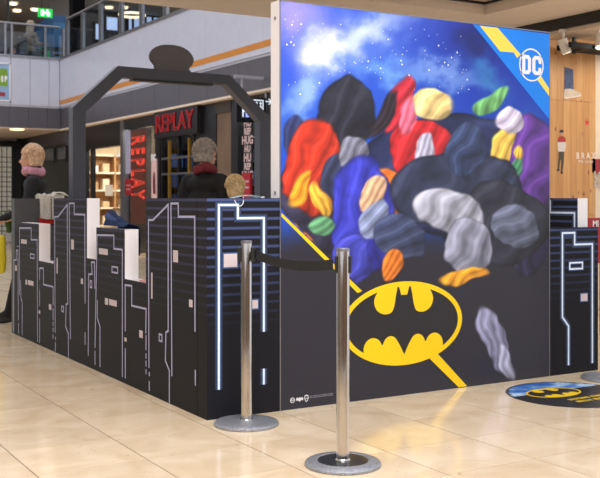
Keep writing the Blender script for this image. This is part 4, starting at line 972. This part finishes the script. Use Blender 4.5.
# ------------------------------------------------------------------ floor sticker
sc0 = ((pz(505, 393)[0]+.0), 0)
pcx = py_(571.5, 6.13); SC = (pcx.x, pcx.y); SR = .405
fs2 = thing('floor_sticker', 'round dark floor sticker with blue sky, yellow winged oval and yellow lettering', 'sticker', (SC[0], SC[1], 0))
P(decal, 'disc', ('z', 0), [disc(SC, (SR, SR), 72)], mat('sticker_black', (44, 42, 44), .35), fs2, .0015)
# the print reads square to the poster
def SP(x, y): return (SC[0]+x*SR, SC[1]+y*SR)
capz = [SP(.97*math.cos(a), .97*math.sin(a)) for a in [math.radians(12+156*i/24) for i in range(25)]]
nv_, ccs, ff = [], [], []
gN = 40
bm = bmesh.new(); lay = bm.loops.layers.float_color.new('Col')
for i in range(gN):
    for j in range(14):
        x0, x1 = -1+2*i/gN, -1+2*(i+1)/gN; y0, y1 = .3+.7*j/14, .3+.7*(j+1)/14
        if max(math.hypot(x0, y0), math.hypot(x1, y1), math.hypot(x0, y1), math.hypot(x1, y0)) > .985: continue
        xm, ym = (x0+x1)/2, (y0+y1)/2; nn = noise.fractal(Vector((xm*3, ym*4, 3)), 1, 2, 4)
        c = lerp3((46, 100, 180), (190, 214, 240), min(1, max(0, .25+nn*.9+gauss(xm, ym, .75, .35, .4, .3)*.7+gauss(xm, ym, -.85, .4, .2, .2)*.7)))
        for f_ in addpoly(bm, ('z', 0), [SP(x0, y0), SP(x1, y0), SP(x1, y1), SP(x0, y1)], 0, .0019):
            for l in f_.loops: l[lay] = col(c)
P(fin, bm, 'sky_print', M_attr, fs2)
ec2 = SP(-.16, .22); ea, eb = SR*.5, SR*.32
P(decal, 'emblem_field', ('z', 0), [disc(ec2, (ea, eb), 48)], mat('sticker_black', (44, 42, 44), .35), fs2, .0023)
bm = bmesh.new(); ringpoly(bm, ('z', 0), ec2, (ea, eb), (ea*.93, eb*.9), 0, .0031); P(fin, bm, 'emblem_ring', M_yel, fs2)
em2 = lambda L: [(ec2[0]+x*ea, ec2[1]+y*eb) for x, y in L]
for L in (clipE(smooth_closed(top_l, 4)), clipE(smooth_closed(mir(top_l), 4)), head, clipE(sc_, .96)+bot): P(decal, 'emblem_shape', ('z', 0), [em2(L)], M_yel, fs2, .0027)
# two lines of small yellow lettering, not readable in the photograph: letter sized strokes
rr = random.Random(5)
for y, words in ((-.34, (8, 5, 7)), (-.5, (6, 8, 6))):
    x = -.36; L = []
    for wd_ in words:
        for k in range(wd_):
            a = rr.uniform(.018, .03); L.append([SP(x, y), SP(x+a, y), SP(x+a, y+.085), SP(x, y+.085)])
            if rr.random() < .6: L.append([SP(x+a, y+(.0 if rr.random() < .5 else .06)), SP(x+.042, y+.0), SP(x+.042, y+.03), SP(x+a, y+.03)] if False else [SP(x+a, y+.06), SP(x+.044, y+.06), SP(x+.044, y+.085), SP(x+a, y+.085)])
            x += .054
        x += .04
    P(decal, 'lettering', ('z', 0), L, M_yel, fs2, .0022)
P(decal, 'small_lettering', ('z', 0), [[SP(.3+.05*k, -.68), SP(.33+.05*k, -.68), SP(.33+.05*k, -.64), SP(.3+.05*k, -.64)] for k in range(6)], M_white, fs2, .0022)

# ------------------------------------------------------------------ small things on the partitions
# face mask on the corner panel top
mk = thing('face_mask', 'pale blue disposable face mask lying on top of the corner panel', 'mask', (2.62, VP0+.06, HT))
bm = bmesh.new(); n = 10; R = []
for i in range(n+1):
    s = i/n; R.append([bm.verts.new((-.085+.17*s, -.045+.09*k/4, .004+.012*math.sin(PI*s)+.004*math.sin(k*1.6))) for k in range(5)])
for a, b in zip(R, R[1:]):
    for k in range(4): bm.faces.new((a[k], a[k+1], b[k+1], b[k]))
bmesh.ops.solidify(bm, geom=bm.faces[:], thickness=.003); fin(bm, 'pleated_cloth', mat('mask_blue', (206, 226, 234), .8), mk, True)
L = []
for i in range(9):
    a = PI*i/8; L.append(Vector((-.075+.03*math.cos(a), -.05-.014*math.sin(a)-.004, .006-.05*math.sin(a))))
tubes('ear_loop', [(a, b, .0022) for a, b in zip(L, L[1:])], M_white, mk, 6)
L = [Vector((.085+.035*math.sin(PI*i/8), -.03+.06*i/8, .006+.004*math.sin(i))) for i in range(9)]
tubes('ear_loop', [(a, b, .0022) for a, b in zip(L, L[1:])], M_white, mk, 6)
# cloth draped over the end wall
def drape(name, par, m, pts, width_dir, wd, th, seed):
    bm = bmesh.new(); R = []; nn = len(pts); k = 10
    for i, p in enumerate(pts):
        row = []
        for j in range(k+1):
            s = j/k-.5
            off = Vector((noise.noise(Vector((j*.5, i*.35, seed))), noise.noise(Vector((j*.5, i*.35, seed+9))), noise.noise(Vector((j*.4, i*.4, seed+4)))))*.018
            row.append(bm.verts.new(Vector(p)+Vector(width_dir)*wd*s+off))
        R.append(row)
    for a, b in zip(R, R[1:]):
        for j in range(k): bm.faces.new((a[j], a[j+1], b[j+1], b[j]))
    bmesh.ops.solidify(bm, geom=bm.faces[:], thickness=th)
    return fin(bm, name, m, par, True)
M_dots = mat('dotted_cloth', (244, 240, 232), .85, vary=.12, scale=60)
dc = thing('draped_cloth', 'white dotted cloth with red hem draped over the grey end wall', 'cloth', (2.72, VA, 1.225))
def arcpts(z0, x): 
    f = VA-.095
    return [(x, f-.005, z0), (x, f, z0+.08), (x, f, 1.15), (x, f, 1.21), (x, VA-.07, 1.258), (x, VA-.01, 1.268), (x, VA+.05, 1.25), (x, VA+.085, 1.2), (x, VA+.09, 1.1)]
P(drape, 'fold', dc, M_dots, arcpts(1.02, 2.615), (1, 0, 0), .1, .02, 1.0)
P(drape, 'fold', dc, M_dots, arcpts(1.03, 2.735), (1, 0, 0), .12, .03, 5.0)
P(drape, 'top_bunch', dc, M_dots, [(2.66, VA-.09, 1.25), (2.72, VA-.06, 1.285), (2.78, VA-.05, 1.28), (2.83, VA-.05, 1.255)], (0, 1, 0), .12, .02, 3.0)
P(drape, 'hem', dc, mat('red_hem', (206, 40, 36), .7), [(2.55, VA-.13, 1.03), (2.62, VA-.135, 1.015), (2.7, VA-.13, 1.02), (2.79, VA-.13, 1.01)], (0, 0, 1), .04, .015, 2.0)
# denim jacket on the middle tower
M_dj = mat('blue_denim', (52, 74, 122), .85, vary=.35, scale=40)
dj = thing('denim_jacket', 'blue denim jacket slung over the middle tower of the side partition', 'jacket', (UP+.05, 6.5, 1.02))
def jp(v, zt_): return [(UP+TH+.015, v, .8), (UP+TH+.02, v, .95), (UP+TH+.01, v, 1.03), (UP+.07, v, zt_), (UP+.04, v, zt_-.01), (UP+.02, v, 1.04)]
bm = bmesh.new(); R = []
for i in range(12):
    s = i/11; v = 6.64-.42*s; zt_ = 1.05+.09*max(0, 1-abs(s-.12)/.75)**1.2
    row = []
    for k, p in enumerate([(UP+TH+.03, v, .84), (UP+TH+.035, v, .96), (UP+TH+.03, v, 1.035), (UP+.085, v, zt_), (UP+.05, v, zt_+.008), (UP+.022, v, 1.036)]):
        off = noise.noise_vector(Vector((i*.7, k*.9, 2)))*.014; row.append(bm.verts.new(Vector(p)+Vector((0, off.y, off.z if 2 < k < 5 else 0))))
    R.append(row)
for a, b in zip(R, R[1:]):
    for k in range(5): bm.faces.new((a[k], a[k+1], b[k+1], b[k]))
bmesh.ops.solidify(bm, geom=bm.faces[:], thickness=.012); P(fin, bm, 'body', M_dj, dj, True)
bm = bmesh.new(); tube(bm, (UP+.06, 6.62, 1.1), (UP+.07, 6.42, 1.06), .035, .03, 14); P(fin, bm, 'sleeve', M_dj, dj, True)
tag(box('folded_paper', UP+.012, UP+.09, 5.81, 5.93, .6925, .704, mat('paper_pink', (226, 160, 160), .7), None, .002), 'small pink folded paper on the lowest tower near the corner', 'paper')

# ------------------------------------------------------------------ people
M_skin = mat('skin', (206, 158, 134), .55, vary=.05)
def fuse(parts, name, mats, pick, parent, vox=.013, smooth=6):
    """parts: list of ('c', p0, p1, r0, r1) capsules and ('e', c, r) ellipsoids fused into one continuous surface"""
    bm = bmesh.new()
    for a in parts:
        if a[0] == 'c':
            p0, p1 = Vector(a[1]), Vector(a[2]); tube(bm, p0, p1, a[3], a[4], 14); ellipsoid(bm, p0, (a[3],)*3, 14, 10); ellipsoid(bm, p1, (a[4],)*3, 14, 10)
        else: ellipsoid(bm, Vector(a[1]), a[2], 20, 14, a[3] if len(a) > 3 else None)
    me = bpy.data.meshes.new(name); bm.to_mesh(me); bm.free()
    t = bpy.data.objects.new('tmp', me); C.objects.link(t)
    r = t.modifiers.new('r', 'REMESH'); r.mode = 'VOXEL'; r.voxel_size = vox
    s = t.modifiers.new('s', 'SMOOTH'); s.iterations = smooth; s.factor = .5
    dg = bpy.context.evaluated_depsgraph_get(); out = bpy.data.meshes.new_from_object(t.evaluated_get(dg)); bpy.data.objects.remove(t)
    out.materials.clear()
    for m in mats: out.materials.append(m)
    for p in out.polygons: p.material_index = pick(p.center); p.use_smooth = True
    out.name = name
    o = bpy.data.objects.new(name, out); C.objects.link(o); o.parent = parent
    return o
def hand(p, d, side, parts):
    p, d = Vector(p), Vector(d).normalized(); sd = Vector((0, 0, 1)).cross(d)
    sd = sd.normalized() if sd.length > .1 else Vector((0, 1, 0)); up = d.cross(sd)
    parts.append(('c', p, p+d*.07, .03, .034))
    for k, (o_, ln) in enumerate(((-.03, .07), (-.01, .08), (.011, .075), (.03, .06))):
        b = p+d*.085+sd*o_; parts.append(('c', b, b+d*ln*.55+up*.006, .0105, .0095)); parts.append(('c', b+d*ln*.55+up*.006, b+d*ln+up*.03, .0095, .008))
    b = p+d*.025+sd*.034*side; parts.append(('c', b, b+d*.05+sd*.025*side+up*.02, .0125, .01))
def head_parts(c, s=1, yaw=0, parts=None):
    c = Vector(c); Rz = Matrix.Rotation(yaw, 3, 'Z'); f = lambda x, y, z: c+Rz @ Vector((x, y, z))*s
    rot = Matrix.Rotation(yaw, 4, 'Z')
    parts += [('e', f(-.012, 0, .025), (.098*s, .078*s, .1*s), rot), ('e', f(.022, 0, -.045), (.07*s, .06*s, .072*s), rot), ('c', f(.085, 0, .005), f(.108, 0, -.03), .011*s, .016*s),
              ('e', f(.06, 0, -.085), (.03*s, .032*s, .025*s), rot), ('e', f(-.005, .082, -.01), (.02*s, .012*s, .032*s), rot), ('e', f(-.005, -.082, -.01), (.02*s, .012*s, .032*s), rot), ('e', f(.075, 0, .03), (.02*s, .055*s, .014*s), rot)]
    return f
def face_bits(par, f, s, yaw):
    for sgn in (1, -1):
        bm = bmesh.new(); ellipsoid(bm, f(.078, .032*sgn, .008), (.011*s, .013*s, .009*s), 12, 8); e = fin(bm, 'eye', mat('eye_white', (230, 226, 222), .3), par, True)
        bm = bmesh.new(); ellipsoid(bm, f(.087, .032*sgn, .008), (.004*s, .006*s, .006*s), 10, 8); fin(bm, 'iris', mat('iris', (50, 40, 34), .3), e, True)
    bm = bmesh.new(); ellipsoid(bm, f(.086, 0, -.058), (.008*s, .022*s, .007*s), 12, 8); fin(bm, 'mouth', mat('lips', (176, 100, 96), .5), par, True)
def hair(par, f, s, yaw, m, ln, seed):
    """cap over the skull open at the face, reaching ln below the head centre"""
    bm = bmesh.new(); n, k = 28, 14; R = []
    for i in range(k+1):
        row = []
        for j in range(n):
            a = 2*PI*j/n; front = max(0, math.cos(a))
            tmax = PI*.5
            if i <= 8:
                t_ = tmax*i/8; r = math.sin(t_); z = .03+.118*math.cos(t_); sc_x = 1
            else:
                q = (i-8)/6; r = 1-.12*q*(1 if ln < .12 else .2)+.05*math.sin(q*PI); z = .03-(ln+.03)*q
            zz = z
            if front > .35: zz = max(z, .06+.01*math.sin(j*3))
            nn = noise.noise(Vector((j*.8, i*.25, seed)))*.012
            x = -.015+(.112+nn)*r*math.cos(a); y = (.094+nn)*r*math.sin(a)
            row.append(bm.verts.new(f(x, y, zz+nn*.5)))
        R.append(row)
    for a, b in zip(R, R[1:]):
        for j in range(n):
            try: bm.faces.new((a[j], a[(j+1) % n], b[(j+1) % n], b[j]))
            except Exception: pass
    bmesh.ops.remove_doubles(bm, verts=bm.verts, dist=.0005)
    rs_ = random.Random(int(seed))
    for k in range(130):
        a = rs_.uniform(.75, 2*PI-.75); t0 = rs_.uniform(.15, 1.1); P_ = []
        dr = rs_.uniform(-.5, .5)
        for i in range(5):
            q = i/4; t_ = t0+q*.75; aa = a+dr*q*.6; rr = .116+.004*rs_.random()+.01*q*rs_.random()
            if t_ < PI/2: x, y, z = rr*math.sin(t_)*math.cos(aa), (rr-.018)*math.sin(t_)*math.sin(aa), .03+(rr+.008)*math.cos(t_)
            else: x, y, z = rr*math.cos(aa), (rr-.018)*math.sin(aa), max(.03-(t_-PI/2)*.13, -ln-.01)
            P_.append(f(-.015+x, y, z))
        for i in range(4): tube(bm, P_[i], P_[i+1], .0075*(1-.18*i), .0075*(1-.18*(i+1)), 5)
    return fin(bm, 'hair', m, par, True)
def scarf(par, c, m, r=.085, seed=1):
    bm = bmesh.new(); n, k = 30, 10; V_ = []
    for i in range(n):
        a = 2*PI*i/n
        for j in range(k):
            b = 2*PI*j/k; rr = .034*(1+.25*noise.noise(Vector((math.cos(a)*2, math.sin(a)*2, j*.6+seed))))
            R_ = r+rr*math.cos(b); V_.append(bm.verts.new((c[0]+R_*math.cos(a), c[1]+R_*math.sin(a)*.95, c[2]+rr*1.25*math.sin(b)+.012*math.sin(2*a))))
    for i in range(n):
        for j in range(k): bm.faces.new((V_[i*k+j], V_[((i+1) % n)*k+j], V_[((i+1) % n)*k+(j+1) % k], V_[i*k+(j+1) % k]))
    return fin(bm, 'scarf', m, par, True)
def person(label, loc, yaw, s, coat, trousers, haircol, hair_len, scarf_col=None, head_yaw=0, step=.0, shoes=(24, 22, 24), lean=0, arm_fwd=0, coat_low=.72, group=None):
    t = thing('person', label, 'person', loc, yaw, group)
    sh = [('e', (0, 0, 1.0), (.13, .17, .14)), ('e', (lean*.4, 0, 1.2), (.125, .175, .17)), ('e', (lean*.8, 0, 1.37), (.115, .2, .1)), ('c', (lean*.95, 0, 1.45), (lean*1.1, 0, 1.53), .06, .055),
          ('c', (lean*.85, -.17, 1.4), (lean*.85, .17, 1.4), .072, .072)]
    for sg, st_ in ((1, step), (-1, -step)):
        hip = (0, .09*sg, .93); kn = (st_*.55+.03, .095*sg, .5+.0*abs(st_)); an = (st_, .095*sg, .09)
        sh += [('c', hip, kn, .088, .06), ('c', kn, an, .058, .042), ('c', an, (st_+.13, .1*sg, .045), .045, .04), ('e', (st_+.06, .1*sg, .03), (.13, .045, .03))]
        so = (lean*.85, .19*sg, 1.4); el = (lean*.5-.04+arm_fwd*.12, .25*sg, 1.13); wr_ = (lean*.4+.08+arm_fwd*.28, .24*sg, .9+arm_fwd*.12)
        sh += [('c', so, el, .062, .05), ('c', el, wr_, .049, .034)]
        hand(wr_, (.25, 0, -1) if not arm_fwd else (1, 0, -.4), sg, sh)
    hc = (lean*1.25+.015, 0, 1.635); f = head_parts(hc, 1, head_yaw, sh)
    def pick(c):
        if c.z > 1.5: return 2
        if c.z < .07: return 3
        if abs(c.y) > .2 and c.z < .9+arm_fwd*.12: return 2
        if c.z < coat_low: return 1
        return 0
    fuse(sh, 'body', [mat('coat_%s' % str(coat), coat, .8, vary=.15, scale=20), mat('trouser_%s' % str(trousers), trousers, .8), M_skin, mat('shoe_%s' % str(shoes), shoes, .5)], pick, t)
    face_bits(t, f, 1, head_yaw)
    hair(t, f, 1, head_yaw, mat('hair_%s' % str(haircol), haircol, .6, vary=.35, scale=40), hair_len, len(label))
    if scarf_col: scarf(t, (lean*1.05, 0, 1.51), mat('scarf_%s' % str(scarf_col), scarf_col, .85, vary=.2, scale=30))
    t.scale = (s, s, s)
    return t
VIEW = math.atan2(CA, SA)   # direction pointing away from the camera
# grey haired person inside the enclosure, seen from behind
q = py_(205, 8.7); person('grey haired person in black coat and dark red scarf seen from behind', (q.x, q.y, 0), VIEW-.5, .985, (14, 13, 17), (30, 30, 36), (150, 140, 130), .06, (110, 34, 42), head_yaw=-.3)
q = py_(235, 8.3); person('blond child in a yellow top behind the corner panel', (q.x, q.y, 0), VIEW+.6, .80, (232, 180, 50), (60, 70, 100), (206, 178, 130), .08)
q = py_(40, 9.75); WY = VIEW+PI/2+.15; WB = (q.x, q.y)
person('walking person in dark coat with blond hair and pink scarf left of the arch', (q.x, q.y, 0), WY, .99, (26, 26, 32), (22, 22, 26), (222, 186, 154), .07, (206, 150, 172), step=.3, lean=.06, arm_fwd=1)
# yellow bag carried at the left edge
bp = (WB[0]+math.cos(WY)*.45-math.sin(WY)*.235, WB[1]+math.sin(WY)*.45+math.cos(WY)*.235)
yb = thing('tote_bag', 'bright yellow bag held by the walking person at the left picture edge', 'bag', (bp[0], bp[1], .5), WY)
bm = bmesh.new(); bx(bm, -.15, .15, -.06, .06, 0, .37, .03); bmesh.ops.subdivide_edges(bm, edges=bm.edges[:], cuts=2, use_grid_fill=True)
for v in bm.verts: v.co += noise.noise_vector(v.co*5)*.012
fin(bm, 'bag_body', mat('bag_yellow', (232, 214, 40), .6), yb, True)
L = [Vector((.09*math.cos(PI*i/10), 0, .36+.13*math.sin(PI*i/10))) for i in range(11)]
tubes('handle', [(a, b, .008) for a, b in zip(L, L[1:])], mat('bag_yellow', (232, 214, 40), .6), yb, 8)

# seated guests on the upper gallery
def seated(label, loc, yaw, coat, haircol, ln, s=1):
    t = thing('person', label, 'person', loc, yaw, None)
    sh = [('e', (0, 0, .56), (.15, .18, .13)), ('e', (.01, 0, .75), (.13, .18, .18)), ('e', (.03, 0, .92), (.12, .2, .1)), ('c', (.03, -.17, .95), (.03, .17, .95), .075, .075), ('c', (.03, 0, 1.0), (.05, 0, 1.08), .06, .055)]
    for sg in (1, -1):
        sh += [('c', (0, .09*sg, .53), (.42, .11*sg, .52), .085, .062), ('c', (.42, .11*sg, .52), (.44, .11*sg, .09), .058, .042), ('c', (.44, .11*sg, .06), (.58, .12*sg, .045), .045, .038)]
        sh += [('c', (.03, .2*sg, .95), (.1, .26*sg, .7), .062, .05), ('c', (.1, .26*sg, .7), (.36, .16*sg, .73), .048, .034)]; hand((.36, .16*sg, .73), (1, -.2*sg, .0), sg, sh)
    f = head_parts((.06, 0, 1.185), 1, 0, sh)
    def pick(c):
        if c.z > 1.05: return 2
        if c.x > .37 and c.z > .66: return 2
        if c.z < .64 and c.x > .1 or c.z < .5: return 1
        return 0
    fuse(sh, 'body', [mat('coat_%s' % str(coat), coat, .85, vary=.25, scale=25), mat('dark_trousers', (34, 36, 46), .8), M_skin], pick, t)
    face_bits(t, f, 1, 0); hair(t, f, 1, 0, mat('hair_%s' % str(haircol), haircol, .6, vary=.35, scale=40), ln, 3)
    t.scale = (s, s, s); return t
def chair(label, loc, yaw, c, group='gallery chairs'):
    t = thing('cafe_chair', label, 'chair', loc, yaw)
    m = mat('chair_%s' % str(c), c, .6)
    box('seat', -.2, .22, -.21, .21, .41, .45, m, t, .015); box('backrest', -.24, -.2, -.2, .2, .5, .86, m, t, .012)
    for x in (-.19, .19):
        for y in (-.18, .18): tubes('leg', [((x, y, 0), (x, y, .42), .014)], M_blackwall, t, 8)
    tubes('back_frame', [((-.21, -.18, .43), (-.22, -.18, .55), .012), ((-.21, .18, .43), (-.22, .18, .55), .012)], M_blackwall, t, 8)
def cafe_table(label, loc):
    t = thing('cafe_table', label, 'table', loc)
    lathe('top', [(0, .71), (.34, .71), (.35, .72), (.35, .735), (0, .735)], M_blackwall, t, 32); lathe('pedestal', [(0, .03), (.03, .03), (.03, .71), (0, .71)], M_steel, t, 16); lathe('foot', [(0, 0), (.22, 0), (.21, .02), (0, .03)], M_steel, t, 24)
GZ = 4.6
q = py_(29, 25.9); seated('person with long pale blond hair and beige fluffy jacket seated on the gallery', (q.x, q.y, GZ), VIEW-.7, (140, 124, 108), (190, 176, 160), .3)
chair('dark cafe chair under the blond guest', (q.x, q.y, GZ), VIEW-.7, (40, 40, 46))
q = py_(23.5, 28.0); seated('dark haired person seated behind the blond guest on the gallery', (q.x, q.y, GZ), VIEW+2.4, (46, 62, 96), (36, 28, 26), .05)
q = py_(-2, 26.0); seated('dark dressed guest at the left picture edge of the gallery', (q.x, q.y, GZ), VIEW+.3, (30, 30, 38), (46, 34, 30), .06)
q = py_(54, 26.9); cafe_table('round dark cafe table right of the blond guest', (q.x, q.y, GZ))
q = py_(38.5, 27.3); chair('green cafe chair beside the round dark table', (q.x, q.y, GZ+.0), VIEW+2.6, (40, 190, 100))
q = py_(64, 26.0); chair('brown cafe chair right of the round dark table', (q.x, q.y, GZ), VIEW+PI-.4, (96, 84, 74))
q = py_(14.5, 29.6)
sf = thing('orange_cabinet', 'orange brown cabinet on the upper gallery behind the glass', 'cabinet', (q.x, q.y, GZ))
box('body', -.3, .3, -.2, .2, .06, 1.1, mat('cabinet_orange', (196, 132, 52), .5, vary=.15), sf, .01)
for x in (-.15, .15): box('door', x-.14, x+.14, -.215, -.2, .1, 1.06, mat('cabinet_orange2', (184, 120, 46), .5), sf)
box('plinth', -.28, .28, -.18, .18, 0, .06, M_blackwall, sf)
